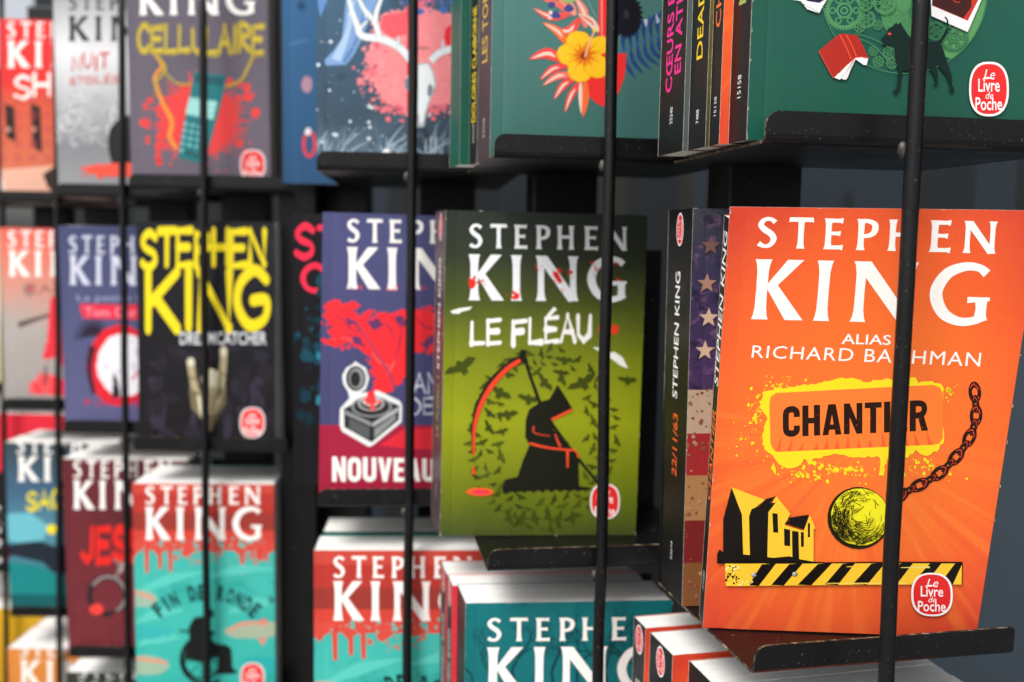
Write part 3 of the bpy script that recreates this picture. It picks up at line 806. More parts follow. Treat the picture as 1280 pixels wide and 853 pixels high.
def bird(S, cx, cy, s, r, c):
    P = [(-1, -.14), (-.6, -.32), (-.22, -.22), (-.08, -.40), (.08, -.42), (.2, -.22), (.62, -.36), (1, -.10), (.6, .10), (.26, .16), (.26, .46), (.08, .38), (-.06, .52), (-.12, .18), (-.55, .06)]
    S.poly([(cx + s * (x * math.cos(r) - y * math.sin(r)), cy + s * (x * math.sin(r) + y * math.cos(r))) for x, y in P], c)
def art_green(S):
    S.z(1, 0, 0)
    S.author(((586.6, 280), (783, 284), (783, 313.5), (586.6, 310)), ((586, 318), (781, 322), (781, 377), (586, 375.5)), (236, 238, 240))
    RED = (228, 44, 36)
    for a in ((592, 352, 7, 14, 26, .5, 2.6, 1), (603, 352, 12, 8, 14, .4, 1.8, 2), (645, 368, 7, 7, 16, .5, 2.4, 3), (674, 336, 8, 8, 10, .4, 1.6, 4), (695, 344, 12, 12, 30, .5, 3.2, 5),
              (713, 341, 7, 7, 16, .5, 2.2, 6), (744, 335, 6, 14, 18, .5, 2.0, 7), (767, 330, 10, 4, 8, .4, 1.6, 8), (703, 362, 6, 6, 6, .4, 1.2, 9), (772, 350, 5, 5, 8, .4, 1.6, 10)):
        S.splat(*a[:7], RED, seed=a[7], gauss=True)
    S.poly([(690, 338), (697, 341), (703, 352), (699, 355), (692, 346)], RED); S.blob(590.5, 355, 4.6, 7, RED, 12, .2); S.blob(644, 372, 5.5, 2.6, RED, 12, .2)
    S.hand("LE FLEAU", ((588.5, 403), (739, 395), (739, 427), (588.5, 430)), WHITE, .27, .12, .05, 9)
    S.line([(684, 396), (694, 385)], WHITE, 4.2, 5, 1)
    S.z(3.411, 530, 250)
    S.poly([(112, 474), (150, 462), (205, 455), (196, 468), (165, 476), (148, 486), (120, 485)], (230, 230, 220))
    S.poly([(716, 628), (745, 628), (778, 652), (812, 648), (845, 672), (868, 718), (836, 706), (790, 672), (750, 648)], (236, 238, 228))
    S.blob(812, 552, 18, 21, (230, 62, 36), 14, .12); S.blob(748, 552, 9, 16, (226, 56, 34), 12, .2); S.splat(780, 552, 50, 24, 10, 1.5, 4, (226, 56, 34), seed=4)
    S.z(3.046, 530, 420)
    DK, OL = (24, 25, 16), (92, 104, 22)
    g = random.Random(3)
    done = [(140, 120, 60), (770, 168, 40), (600, 180, 44), (285, 215, 40), (455, 175, 34), (530, 92, 30), (395, 240, 36)]
    for k in range(2600):
        a = g.random() * 2 * math.pi; q = g.uniform(.60, 1.09); s = g.uniform(17, 31) * (1.15 if q < .85 else .95)
        x, y = 452 + 262 * q * math.cos(a), 388 + 318 * q * math.sin(a)
        if 300 < x < 610 and 150 < y < 604 and (q < .9 or abs(x - 470) < 150): continue
        if y > 470 and q < .75: continue
        if any(math.hypot(x - d[0], y - d[1]) < .72 * (s + d[2]) for d in done): continue
        done.append((x, y, s)); bird(S, x, y, s, g.choice((-.6, -.3, .3, .6, 1.2, -1.0)) + g.uniform(-.2, .2), ((60, 70, 15), (72, 82, 18), (54, 62, 14))[k % 3])
    for x, y, s, r in ((140, 120, 68, -.5), (770, 168, 40, .1), (600, 180, 62, -.5), (285, 215, 52, .55), (455, 175, 44, .9), (530, 92, 38, .1), (395, 240, 46, .2), (315, 300, 44, -.1),
                       (520, 160, 34, 1.2), (320, 690, 34, 1.2), (370, 690, 32, 1.8), (418, 690, 32, 1.4), (468, 685, 32, 1.1), (510, 690, 32, 1.8), (560, 690, 30, 1.5)):
        bird(S, x, y, s, r, (62, 72, 16))
    S.line([(390, 82), (330, 108), (262, 170), (212, 250), (188, 340), (184, 450)], DK, [34, 30, 26, 20, 14, 5], n=8)
    S.line([(366, 92), (315, 126), (256, 192), (214, 268), (192, 350), (188, 452)], (234, 66, 38), [15, 17, 18, 16, 12, 7], n=8)
    S.line([(376, 60), (440, 255), (545, 415), (668, 566)], DK, 13, 11, 2); S.blob(377, 68, 14, 18, DK, 10, .2)
    S.poly([(188, 488), (196, 524), (182, 526)], (234, 66, 38)); S.blob(213, 593, 52, 16, (236, 92, 40), 26, .03); S.blob(216, 594, 34, 10, (226, 56, 74), 20, .03)
    S.poly([(507, 185), (534, 226), (564, 276), (548, 288), (484, 318), (492, 356), (520, 386), (545, 400), (560, 430), (586, 446), (588, 570), (618, 574), (650, 582), (560, 584), (470, 584), (330, 592),
            (302, 600), (296, 580), (310, 545), (355, 535), (376, 472), (400, 415), (384, 384), (386, 318), (400, 278), (442, 250), (476, 240)], DK)
    for k in range(9): S.poly([(300 + 34 * k, 580), (330 + 34 * k, 580), (312 + 34 * k, 600 - k * 1.2)], DK)
    RD = (236, 76, 40)
    S.line([(562, 280), (484, 318)], RD, 10, 9, 1); S.line([(400, 408), (470, 424), (540, 432), (575, 436), (586, 462)], RD, 9, 6); S.line([(545, 436), (545, 500)], RD, 10, 6, 1)
    S.line([(417, 342), (420, 368), (478, 380)], RD, 6, 2); S.line([(498, 372), (508, 400), (518, 420)], RD, 5, 8)
    S.z(1, 0, 0); S.badge(755.5, 626, 18.5, 22)

def gear(S, x, y, r, c, t=None, teeth=24, hub=.35):
    t = t or r * .1
    S.ring(x, y, r * .8, r * .8, t, c, 28); S.ring(x, y, r * hub, r * hub, t, c, 18); S.ring(x, y, r * .16, r * .16, t * .8, c, 12)
    for k in range(teeth):
        a = 2 * math.pi * k / teeth
        S.line([(x + r * .84 * math.cos(a), y + r * .84 * math.sin(a)), (x + r * math.cos(a), y + r * math.sin(a))], c, r * .14, r * .08, 1)
    for k in range(6):
        a = 2 * math.pi * k / 6; S.ring(x + r * .58 * math.cos(a), y + r * .58 * math.sin(a), r * .14, r * .14, t * .7, c, 12)
def art_gears(S):
    S.z(4.0, 960, 0)
    L, D = (78, 138, 90), (9, 34, 30)
    A = [math.radians(a) for a in range(-40, 172, 5)]
    moon = [(672 + 412 * math.cos(a), -40 + 412 * math.sin(a)) for a in [math.radians(k) for k in range(-30, 60, 5)]]
    S.poly(moon + [(790, 250), (880, 190), (940, 110), (980, 20), (985, -150)], (88, 150, 92))
    S.poly([(560, -60), (556, 60), (572, 130), (600, 170), (640, 150), (700, 120), (720, -60)], (74, 136, 84)); S.poly([(655, 60), (690, 50), (735, 60), (735, 220), (700, 200), (660, 130)], (70, 130, 80))
    for x, y, r in ((378, 55, 100), (486, 98, 48), (640, 100, 62), (745, 60, 50), (545, 312, 30), (520, 258, 26), (600, 266, 34), (920, 190, 74), (830, 160, 50), (540, 130, 26), (450, 140, 30), (610, 320, 30), (575, 20, 60), (480, 20, 40)):
        gear(S, x, y, r, L if x < 700 else (60, 120, 80), teeth=int(14 + r / 4))
    S.strip([(672 + 413 * math.cos(a), -40 + 413 * math.sin(a)) for a in A], [(672 + 410 * math.cos(a), -40 + 410 * math.sin(a)) for a in A], L)
    S.line([(420, 170), (520, 200), (630, 265)], L, 3); S.line([(415, 190), (510, 225), (600, 320)], L, 3); S.line([(540, 70), (545, 66)], L, 8)
    # two books and a snapshot
    R_, W = (168, 40, 30), (240, 238, 234)
    S.poly([(425, 285), (492, 298), (484, 330), (468, 328), (430, 300), (385, 400), (372, 402), (360, 396), (352, 402), (325, 392), (345, 370)], W)
    S.poly([(248, 258), (340, 180), (362, 172), (440, 182), (468, 236), (494, 294), (430, 290), (322, 392), (318, 396)], R_)
    S.line([(352, 178), (384, 240), (408, 300)], (226, 84, 48), 5, 5, 2); S.line([(384, 178), (412, 232), (434, 286)], (226, 84, 48), 5, 5, 2)
    S.line([(248, 258), (284, 330), (320, 394)], (214, 70, 50), 4, 4, 2); S.line([(494, 296), (430, 292), (345, 372)], (216, 76, 60), 4, 4, 2)
    for k in range(4): S.line([(425 - 4 * k, 300 + 4 * k), (390 - 12 * k, 392 + 3 * k)], (150, 146, 142), 2, 2, 1)
    S.poly([(110, 0), (160, 0), (250, 16), (290, 0), (300, -30), (250, 70), (190, 50), (160, 10)], W); S.poly([(165, -10), (292, -10), (252, 20), (190, 10)], (24, 30, 62)); S.line([(160, 18), (200, 40), (248, 66)], (120, 120, 124), 3, 3, 2)
    S.poly([(800, -60), (1090, -60), (1052, 8), (985, 166), (806, 86)], (236, 236, 236)); S.poly([(810, -60), (1066, -60), (1038, 6), (985, 110), (808, 34)], (196, 52, 36))
    S.poly([(810, -60), (1000, -60), (1004, 40), (962, 98), (810, 32)], (64, 26, 22)); S.line([(905, -4), (922, 14), (948, 18)], (226, 70, 40), 4, 3)
    # dog
    S.poly([(556, 200), (582, 176), (590, 150), (618, 134), (630, 118), (640, 128), (652, 116), (668, 146), (690, 180), (716, 206), (760, 214), (800, 214), (838, 216), (862, 182), (884, 140), (880, 108), (868, 88),
            (880, 92), (890, 112), (890, 146), (872, 190), (852, 226), (868, 262), (884, 320), (906, 378), (908, 430), (920, 450), (916, 468), (896, 464), (898, 430), (880, 384), (836, 330), (828, 340), (838, 380),
            (836, 432), (814, 438), (826, 410), (816, 380), (790, 340), (740, 356), (722, 420), (716, 490), (700, 510), (690, 496), (704, 470), (702, 366), (664, 356), (656, 400), (652, 448), (630, 476), (612, 468),
            (636, 440), (640, 360), (626, 300), (620, 236), (596, 232), (568, 236)], D)
    S.blob(598, 174, 10, 6, (232, 70, 48), 10, .1)
    S.z(1, 0, 0); S.badge(1232.5, 112.5, 24.5, 34)

def petal(S, a, b, w, c1, c2=None, bend=0.0):
    mx, my = (a[0] + b[0]) / 2 - (b[1] - a[1]) * bend, (a[1] + b[1]) / 2 + (b[0] - a[0]) * bend
    S.line([a, (mx, my), b], c1, [w * .35, w * .9, w, w * .6, 1.5])
    if c2: S.line([((a[0] + mx) / 2, (a[1] + my) / 2), (mx, my), (b[0] * .9 + mx * .1, b[1] * .9 + my * .1)], c2, [1, w * .34, w * .3, 1])
def art_flower(S):
    S.z(6.095, 640, 0)
    PK, OR, WH = (236, 74, 72), (244, 112, 58), (240, 206, 188)
    BL = (44, 72, 128)
    S.line([(806, 410), (960, 330), (1160, 255), (1300, 150)], (60, 104, 160), 12, 8)
    for k in range(8):
        x, y = 850 + k * 52, 388 - k * 24
        S.line([(x, y), (x + 20, y + 110), (x + 90 + 8 * k, y + 215 - 8 * k)], BL, [8, 36, 32, 4]); S.line([(x, y), (x - 6, y - 110), (x + 40, y - 190)], BL, [8, 34, 30, 4])
        S.line([(x + 4, y), (x + 26, y + 110)], (70, 112, 168), 4, 3)
    for k in range(26):
        a = 2 * math.pi * k / 26; S.line([(865, 120), (865 + 80 * math.cos(a), 120 + 105 * math.sin(a)), (865 + 132 * math.cos(a + .15), 120 + 182 * math.sin(a + .15))], (26, 27, 34), [30, 44, 34, 4])
    S.blob(868, 110, 26, 36, (52, 50, 58), 12, .2)
    S.poly([(1000, 150), (1030, 150), (1020, 210), (1010, 200)], (200, 206, 220)); S.poly([(1090, 100), (1120, 160), (1100, 190)], (190, 198, 216))
    # red pear shape with a straight neck
    S.poly([(658, -20), (738, -20), (738, 270), (800, 410), (866, 410), (862, 520), (846, 610), (812, 700), (770, 770), (716, 812), (690, 815), (640, 790), (590, 740), (560, 690), (560, 520), (600, 380), (655, 300)], (238, 52, 50))
    S.line([(680, -20), (682, 300)], (250, 140, 130), 14, 12, 1)
    S.line([(640, 140), (600, 60), (560, -20)], (150, 180, 170), 5, 3)
    # spiked bracts above
    petal(S, (560, 215), (470, -30), 70, (236, 130, 118), WH, .1); petal(S, (655, 245), (500, 110), 60, WH, (232, 120, 100), .1); petal(S, (520, 140), (290, 225), 70, (236, 84, 76), WH, -.25)
    petal(S, (480, 120), (330, -30), 70, (238, 150, 130), (232, 84, 76), .1); petal(S, (440, 110), (160, 66), 60, (234, 84, 78), WH, -.15); petal(S, (430, 100), (230, 0), 46, (236, 110, 96), None, .1)
    for a in ((330, 120, 40, 30), (430, 70, 36, 34), (300, 40, 30, 26)): S.blob(*a, (66, 74, 140), 10, .25)
    S.blob(430, -6, 50, 36, (150, 176, 110), 12, .2); S.blob(290, 140, 18, 12, WH, 8, .2); S.blob(292, 100, 14, 18, WH, 8, .2)
    # fan of bracts left and below
    for a, b, w, c1, c2, bd in (((420, 340), (232, 175), 64, OR, WH, .1), ((395, 470), (128, 455), 86, PK, WH, .2), ((420, 500), (212, 612), 56, PK, WH, .12), ((470, 570), (232, 655), 60, (238, 110, 100), WH, .12),
                             ((480, 590), (318, 762), 60, PK, WH, .1), ((520, 620), (400, 860), 54, PK, WH, .06), ((550, 610), (535, 900), 56, OR, None, -.05), ((520, 625), (525, 870), 30, WH, None, .02)):
        petal(S, a, b, w, c1, c2, bd)
    # hibiscus
    Y1, Y2 = (252, 196, 38), (240, 150, 30)
    for cx, cy, rx, ry, r in ((508, 318, 88, 70, .2), (655, 355, 80, 64, -.4), (440, 420, 92, 76, .1), (520, 530, 88, 92, .6), (648, 510, 86, 80, .3)):
        S.blob(cx, cy, rx * 1.12, ry * 1.12, Y2, 34, .05, r); S.blob(cx, cy - 3, rx * 1.08, ry * 1.07, Y1, 34, .07, r)
    S.star_blob(545, 428, 120, 112, (246, 172, 34), 40, .6, 5); S.star_blob(545, 428, 80, 76, (236, 136, 30), 34, .5, 6)
    for k in range(34):
        a = 2 * math.pi * k / 34 + .1; S.line([(545, 425), (545 + (60 + 40 * (k % 3)) * math.cos(a), 425 + (56 + 36 * (k % 3)) * math.sin(a))], (226, 112, 26), [16, 8, 1.5], n=2)
    S.blob(545, 428, 24, 30, (140, 50, 22), 12, .2); S.line([(552, 440), (575, 360), (625, 240)], (246, 178, 130), 16, 14); S.blob(628, 230, 20, 18, (250, 206, 90), 10, .2)
    S.z(1, 0, 0)

def art_antlers(S):
    S.z(3.968, 390, 0)
    g = random.Random(5)
    PK, RD, IV = (240, 138, 142), (232, 40, 52), (226, 232, 234)
    S.poly([(170, -10), (330, -10), (240, 210), (210, 270), (170, 322), (70, 326), (62, 300), (110, 250), (150, 190)], (122, 158, 204)); S.poly([(25, -10), (80, -10), (40, 90)], (96, 140, 196))
    S.line([(200, 0), (180, 150), (120, 300)], (170, 196, 224), [30, 22, 50]); S.line([(260, 60), (220, 200), (160, 310)], (92, 128, 178), [10, 16, 24])
    S.ragged([(350, 70), (470, 50), (600, 50), (730, 70), (740, 480), (690, 520), (600, 530), (520, 570), (430, 560), (330, 470), (280, 380), (268, 300), (300, 180)], PK, 12, 13)
    for a in ((500, 300, 250, 270, 240, 3, 12, 21), (420, 420, 190, 150, 120, 3, 12, 22), (620, 480, 130, 90, 80, 3, 11, 23)): S.splat(*a[:7], (236, 134, 140), inner=.72, gauss=False, seed=a[7])
    S.splat(500, 290, 200, 230, 60, 10, 34, (243, 146, 149), seed=31)
    S.poly([(660, 150), (700, 110), (745, 120), (745, 440), (700, 440), (690, 300), (655, 190)], RD); S.line([(484, 40), (482, 560)], RD, 26, 22, 1); S.poly([(350, 80), (470, 60), (480, 170), (400, 190), (340, 150)], (238, 92, 100))
    for a in ((300, 370, 110, 120, 40, 4, 16, 1), (420, 540, 120, 60, 50, 4, 15, 2), (620, 545, 90, 50, 50, 3, 13, 3), (330, 200, 60, 130, 30, 3, 12, 4), (520, 20, 200, 40, 40, 4, 16, 5)): S.splat(*a[:7], (230, 110, 122), seed=a[7], gauss=True)
    S.splat(560, 0, 200, 60, 40, 5, 20, (70, 110, 180), seed=9)
    S.blob(545, 240, 40, 9, (196, 120, 126), 12)
    def limb(p, w):
        S.line(p, (150, 150, 156), [q + 6 for q in w]); S.line(p, IV, w)
    limb([(490, 300), (430, 235), (345, 195), (250, 180), (225, 130), (200, 60), (180, -10)], [34, 34, 36, 32, 28, 22, 16]); limb([(335, 190), (310, 110), (260, 50), (230, -10)], [26, 24, 20, 14]); limb([(315, 105), (320, 60), (345, -10)], [22, 22, 14])
    limb([(590, 305), (640, 260), (740, 235)], [32, 34, 30]); limb([(430, 235), (428, 180)], [14, 4]); limb([(648, 255), (648, 200)], [14, 4]); limb([(240, 140), (280, 100)], [14, 6])
    S.poly([(510, 320), (580, 312), (605, 360), (618, 420), (600, 470), (572, 540), (556, 630), (518, 634), (505, 540), (480, 460), (456, 430), (470, 380), (500, 350)], (176, 182, 186))
    S.poly([(520, 326), (575, 320), (600, 370), (608, 420), (584, 480), (560, 560), (548, 612), (522, 615), (516, 520), (505, 400)], IV)
    S.blob(585, 450, 14, 30, (120, 130, 138), 10, .2); S.line([(528, 570), (530, 620)], (130, 134, 138), 6); S.blob(470, 420, 12, 30, (120, 130, 140), 10, .2)
    FO = (130, 152, 168)
    for k in range(46):
        x = g.choice((60, 130, 360, 370, 600)) + g.gauss(0, 30); a = g.gauss(-1.57, .7); l = g.uniform(60, 190)
        S.line([(x, 775), (x + l * .5 * math.cos(a), 775 + l * .5 * math.sin(a)), (x + l * math.cos(a + .15), 775 + l * math.sin(a + .15))], (FO, (92, 116, 134), (160, 180, 192))[k % 3], [12, 8, 2])
    S.blob(366, 755, 18, 16, WHITE, 12, .2)
    for x in (590, 610): S.line([(x, 680), (x, 790)], (176, 190, 200), 8, 8, 1)
    for k in range(110):
        x, y = g.uniform(20, 460) if k < 80 else g.uniform(20, 720), 790 - 760 * g.random() ** 1.5
        if 280 < x < 700 and y < 480: continue
        r = 2 + 9 * g.random() ** 2.6; S.blob(x, y, r, r, (206, 216, 224) if r > 7 else (150, 172, 188), 10)
    S.z(1, 0, 0)

def art_smoke(S):
    S.z(1, 0, 0)
    S.author(((434, 274), (620, 277), (620, 306), (434, 303)), ((434, 309), (620, 312), (620, 364), (434, 361)))
    for x in (445, 490, 528): S.splat(x, 360, 10, 3, 10, .6, 2, (226, 60, 66), seed=int(x))
    S.z(3.046, 395, 360)
    RD = (236, 44, 52)
    S.poly([(0, 522), (800, 524), (800, 1000), (0, 1000)], (158, 30, 58)); S.poly([(240, 600), (330, 540), (470, 530), (540, 620), (360, 612)], (214, 40, 56))
    S.ragged([(36, 60), (80, 48), (110, 60), (150, 52), (172, 70), (140, 82), (160, 110), (200, 120), (230, 100), (260, 92), (300, 96), (340, 78), (400, 84), (460, 90), (540, 100), (640, 90), (650, 200), (560, 240), (470, 200), (420, 240), (380, 250), (350, 310),
            (330, 350), (300, 385), (270, 402), (215, 400), (225, 350), (205, 320), (215, 280), (190, 255), (160, 230), (120, 212), (80, 222), (30, 215), (34, 196), (70, 186), (40, 170), (70, 150), (34, 110)], RD, 8, 8)
    for a in ((70, 90, 50, 40, 16, 5, 15, 41), (110, 205, 90, 26, 22, 5, 15, 42), (260, 110, 90, 26, 22, 5, 15, 43), (240, 270, 46, 40, 12, 5, 14, 44), (430, 100, 80, 26, 20, 5, 15, 45), (420, 230, 60, 24, 14, 5, 14, 46)): S.splat(*a[:7], RD, seed=a[7])
    for q in ([(60, 200), (110, 190), (160, 215)], [(210, 240), (240, 280), (290, 300)], [(360, 90), (350, 130), (380, 170)], [(270, 330), (290, 300), (310, 250)]): S.line(q, (250, 96, 92), [2, 7, 2])
    for q in ([(110, 110), (150, 130), (175, 165), (150, 160), (118, 140)], [(190, 130), (235, 118), (260, 140), (225, 165)], [(120, 175), (165, 190), (190, 225), (150, 215)], [(300, 110), (330, 105), (345, 140), (318, 150)], [(400, 210), (450, 170), (470, 190), (420, 235)], [(90, 75), (125, 78), (110, 92)]): S.ragged(q, (92, 52, 96), 8, 5)
    for a in ((90, 140, 70, 70, 26, 3, 14, 1), (430, 180, 120, 60, 40, 3, 16, 2), (250, 290, 60, 80, 16, 3, 10, 3)): S.splat(*a[:7], RD, seed=a[7])
    for q in ([(60, 100), (100, 120), (140, 160), (190, 180)], [(240, 130), (280, 150), (300, 200)], [(380, 110), (420, 150), (480, 150)], [(120, 80), (150, 100)], [(330, 120), (320, 200), (300, 280)]): S.line(q, (176, 40, 70), [3, 9, 3])
    S.line([(230, 560), (300, 400), (240, 260), (150, 130)], (66, 66, 104), [3, 6, 3])
    # jack-in-the-box puzzle box
    W, K, G = (226, 228, 226), (36, 36, 38), (134, 136, 138)
    S.poly([(150, 280), (165, 290), (190, 305), (202, 345), (190, 385), (170, 400), (235, 390), (320, 430), (328, 450), (326, 510), (215, 600), (200, 604), (98, 545), (90, 520), (92, 460), (128, 420), (122, 395), (104, 365), (100, 335), (115, 305), (138, 292)], W)
    S.blob(152, 345, 38, 48, K, 26); S.blob(154, 345, 30, 40, G, 26); S.blob(150, 347, 19, 30, K, 24)
    S.poly([(106, 460), (210, 404), (318, 448), (316, 502), (212, 588), (108, 530)], K)
    S.poly([(110, 464), (212, 512), (212, 528), (110, 482)], G); S.poly([(216, 514), (314, 452), (314, 470), (216, 530)], (170, 172, 172)); S.poly([(126, 496), (204, 532), (204, 575), (126, 536)], (86, 88, 90)); S.poly([(222, 536), (304, 480), (304, 500), (222, 574)], G)
    S.blob(212, 452, 78, 40, G, 30); S.blob(212, 452, 68, 33, K, 30); S.blob(210, 440, 50, 28, (176, 178, 178), 26); S.blob(210, 440, 42, 23, K, 26); S.blob(210, 432, 34, 19, (190, 192, 192), 24)
    S.poly([(196, 395), (222, 392), (232, 438), (206, 446), (190, 436)], (234, 52, 54)); S.splat(212, 440, 40, 26, 12, 3, 9, (234, 70, 70), seed=5)
    S.hand("AN", ((374, 332), (470, 332), (470, 400), (374, 400)), (206, 212, 224), .14, .2, .08); S.hand("DE", ((360, 424), (450, 424), (450, 484), (360, 484)), (206, 212, 224), .14, .2, .08)
    S.block("NOUVEAU", ((62, 642), (454, 650), (454, 736), (62, 738)), WHITE, .10)
    S.z(1, 0, 0)

def art_teal_strip(S):
    S.z(1, 0, 0); C = (238, 42, 74)
    S.hand("STE", ((369, 284), (452, 284), (452, 322), (369, 322)), C, .22, .2, .05, wj=.15); S.hand("CU", ((378, 333), (440, 333), (440, 364), (378, 364)), C, .22, .2, .05, wj=.15)
    g = random.Random(2)
    for k in range(60):
        x, y = 400 + g.gauss(0, 14), 430 + g.gauss(0, 40); r = g.uniform(1.5, 8); S.blob(x, y, r, r * 1.2, ((12, 50, 64), (16, 68, 84), (10, 38, 52))[k % 3], 9, .3)
    for y in (445, 500): S.blob(398, y, 3, 6, (40, 130, 150), 10, .3)

def art_yellow_name(S):
    Y = (228, 206, 24); S.z(2.437, 150, 250)
    S.hand("STEPHEN", ((64, 98), (446, 98), (446, 196), (64, 204)), Y, .26, .10, .05, 3, .12); S.hand("KING", ((78, 214), (458, 214), (458, 384), (78, 392)), Y, .21, .12, .03, 4, .12)
    S.type("DREAMCATCHER", ((184, 402), (448, 402), (448, 441), (184, 441)), (214, 216, 220), .012)
    B1, B2, B3 = (164, 152, 116), (110, 100, 74), (206, 198, 172)
    g = random.Random(6)
    for k in range(50): S.blob(g.uniform(90, 450), g.uniform(450, 730), g.uniform(4, 26), g.uniform(8, 40), ((36, 32, 44), (30, 26, 34), (44, 40, 54))[k % 3], 9, .3)
    S.line([(216, 490), (222, 540), (236, 600)], B1, [24, 20, 26]); S.line([(318, 452), (314, 520), (302, 600)], B1, [20, 22, 26]); S.blob(217, 494, 12, 14, B3, 10); S.blob(316, 462, 11, 16, B3, 10)
    S.poly([(212, 570), (240, 590), (262, 560), (300, 580), (324, 566), (322, 620), (300, 660), (282, 704), (262, 700), (246, 664), (218, 634)], B2)
    S.blob(278, 548, 30, 36, B3, 18, .08); S.blob(284, 610, 24, 44, B1, 16, .12); S.line([(240, 590), (250, 650), (270, 700)], B3, [10, 12, 6]); S.line([(318, 600), (300, 650), (280, 700)], (92, 82, 60), [8, 10, 6]); S.line([(262, 580), (268, 660)], (70, 60, 44), 7, 5)
    for q in ([(232, 500), (242, 560), (256, 600)], [(306, 520), (304, 570), (296, 610)], [(250, 610), (262, 660)], [(284, 590), (282, 650)]): S.line(q, (58, 50, 40), [3, 8, 4])
    for q in ([(214, 540), (232, 548)], [(310, 530), (326, 536)], [(226, 590), (246, 594)]): S.line(q, (70, 60, 46), 5, 4, 1)
    S.badge(405, 678, 38, 46, words=True)
    S.z(1, 0, 0)

def art_red_teal(S, ox=0.0, oy=0.0, sc=1.0):
    """red over turquoise cover; ox, oy, sc shift the layout for the second copy"""
    S.z(2.911 / sc, 140 * 1 + ox, 560 + oy)
    if sc != 1.0: S.ox, S.oy = ox, oy
    RD, T1 = (186, 60, 50), (82, 204, 190)
    for y0, y1, c in ((110, 166, (196, 70, 58)), (165, 236, (178, 54, 46)), (235, 300, (150, 54, 46)), (300, 372, (202, 66, 54))): S.poly([(40, y0), (640, y0), (640, y1), (40, y1)], c)
    g = random.Random(11); P = [(40, 340)]
    for k in range(46):
        x = 55 + k * 12.5; P.append((x, 372 + 16 * math.sin(k * .8) + g.uniform(-10, 14)))
    S.poly(P + [(640, 340)], (208, 74, 62))
    for x, y in ((126, 455), (174, 440), (212, 450), (474, 460), (560, 410)): S.line([(x, 370), (x + 2, y)], (206, 76, 64), [18, 9, 13], n=2)
    S.splat(420, 400, 190, 40, 60, 2, 10, (200, 96, 82), seed=2); S.splat(540, 380, 40, 26, 14, 5, 16, (214, 70, 60), seed=3); S.splat(330, 350, 260, 26, 50, 2, 9, (74, 180, 170), seed=4)
    for x0, y0, x1, y1, w in ((70, 540, 330, 450, 40), (420, 600, 600, 560, 50), (80, 640, 260, 590, 46), (340, 470, 600, 440, 36), (90, 720, 250, 690, 44)): S.line([(x0, y0), ((x0 + x1) / 2, (y0 + y1) / 2 - 14), (x1, y1)], (86, 192, 180), [4, w, 4])
    for cx, cy, rx, ry, c, r in ((105, 548, 60, 32, (150, 176, 156), .1), (525, 662, 118, 30, (160, 172, 148), -.06), (120, 790, 90, 36, (150, 176, 152), .05), (130, 672, 66, 24, (52, 170, 168), 0), (560, 790, 90, 32, (40, 164, 164), .1)):
        S.blob(cx, cy, rx, ry, c, 20, .05, r)
    S.line([(420, 668), (470, 640), (560, 632)], (226, 130, 108), [4, 12, 6]); S.poly([(530, 640), (552, 616), (572, 640)], (226, 120, 100)); S.poly([(530, 690), (550, 718), (566, 690)], (214, 130, 108)); S.line([(70, 520), (150, 548)], (226, 130, 108), [6, 10]); S.line([(70, 764), (200, 780)], (226, 130, 108), [8, 10])
    S.poly([(570, 536), (600, 552), (575, 572)], (50, 120, 118)); S.poly([(190, 672), (215, 645), (208, 695)], (52, 170, 168))
    # curved title
    f0 = S._quad([(0, 0), (1, 0), (1, 1), (0, 1)])
    s = "FIN DE RONDE"; n_ = len(s)
    for k, ch in enumerate(s):
        if ch == ' ': continue
        a = math.radians(-131 + 82 * k / (n_ - 1)); cx, cy, R0 = 345, 792, 268
        x, y = cx + R0 * math.cos(a) * 1.0, cy + R0 * math.sin(a) * 1.0; t = a + math.pi / 2
        w, h = (5 if ch == 'I' else 14), 29
        q = [(x + u * math.cos(t) - v * math.sin(t), y + u * math.sin(t) + v * math.cos(t)) for u, v in ((-w, -h), (w, -h), (w, h), (-w, h))]
        S.type(ch, q, (14, 62, 60), .05)
    K = (20, 24, 22)
    S.ring(345, 770, 92, 88, 14, K, 30, 60, 250); S.ring(330, 775, 66, 64, 8, K, 30)
    S.poly([(338, 590), (352, 575), (368, 590), (372, 606), (352, 634), (350, 650), (376, 672), (362, 690), (376, 710), (420, 716), (436, 730), (440, 800), (462, 816), (430, 822), (384, 822), (388, 760), (330, 776), (270, 768), (264, 750), (282, 700), (280, 650), (300, 616), (330, 612)], K)
    for k in range(8): S.line([(330, 775), (330 + 62 * math.cos(k * .785), 775 + 60 * math.sin(k * .785))], K, 4, 4, 1)
    S.line([(245, 665), (290, 668)], K, 6, 10, 1)
    S.badge(512, 832, 44, 52)
    S.author(((122, 140), (540, 140), (540, 205), (122, 205)), ((122, 215), (543, 215), (543, 334), (122, 334)))
    S.z(1, 0, 0)
def art_red_teal_near(S):
    sc = 1.0 / 2.421                                             # same layout, seen nearer
    S_z = S.z
    class _: pass
    art_red_teal(S, 392 - 62 * sc, 688 - 122 * sc, 2.911 * sc)

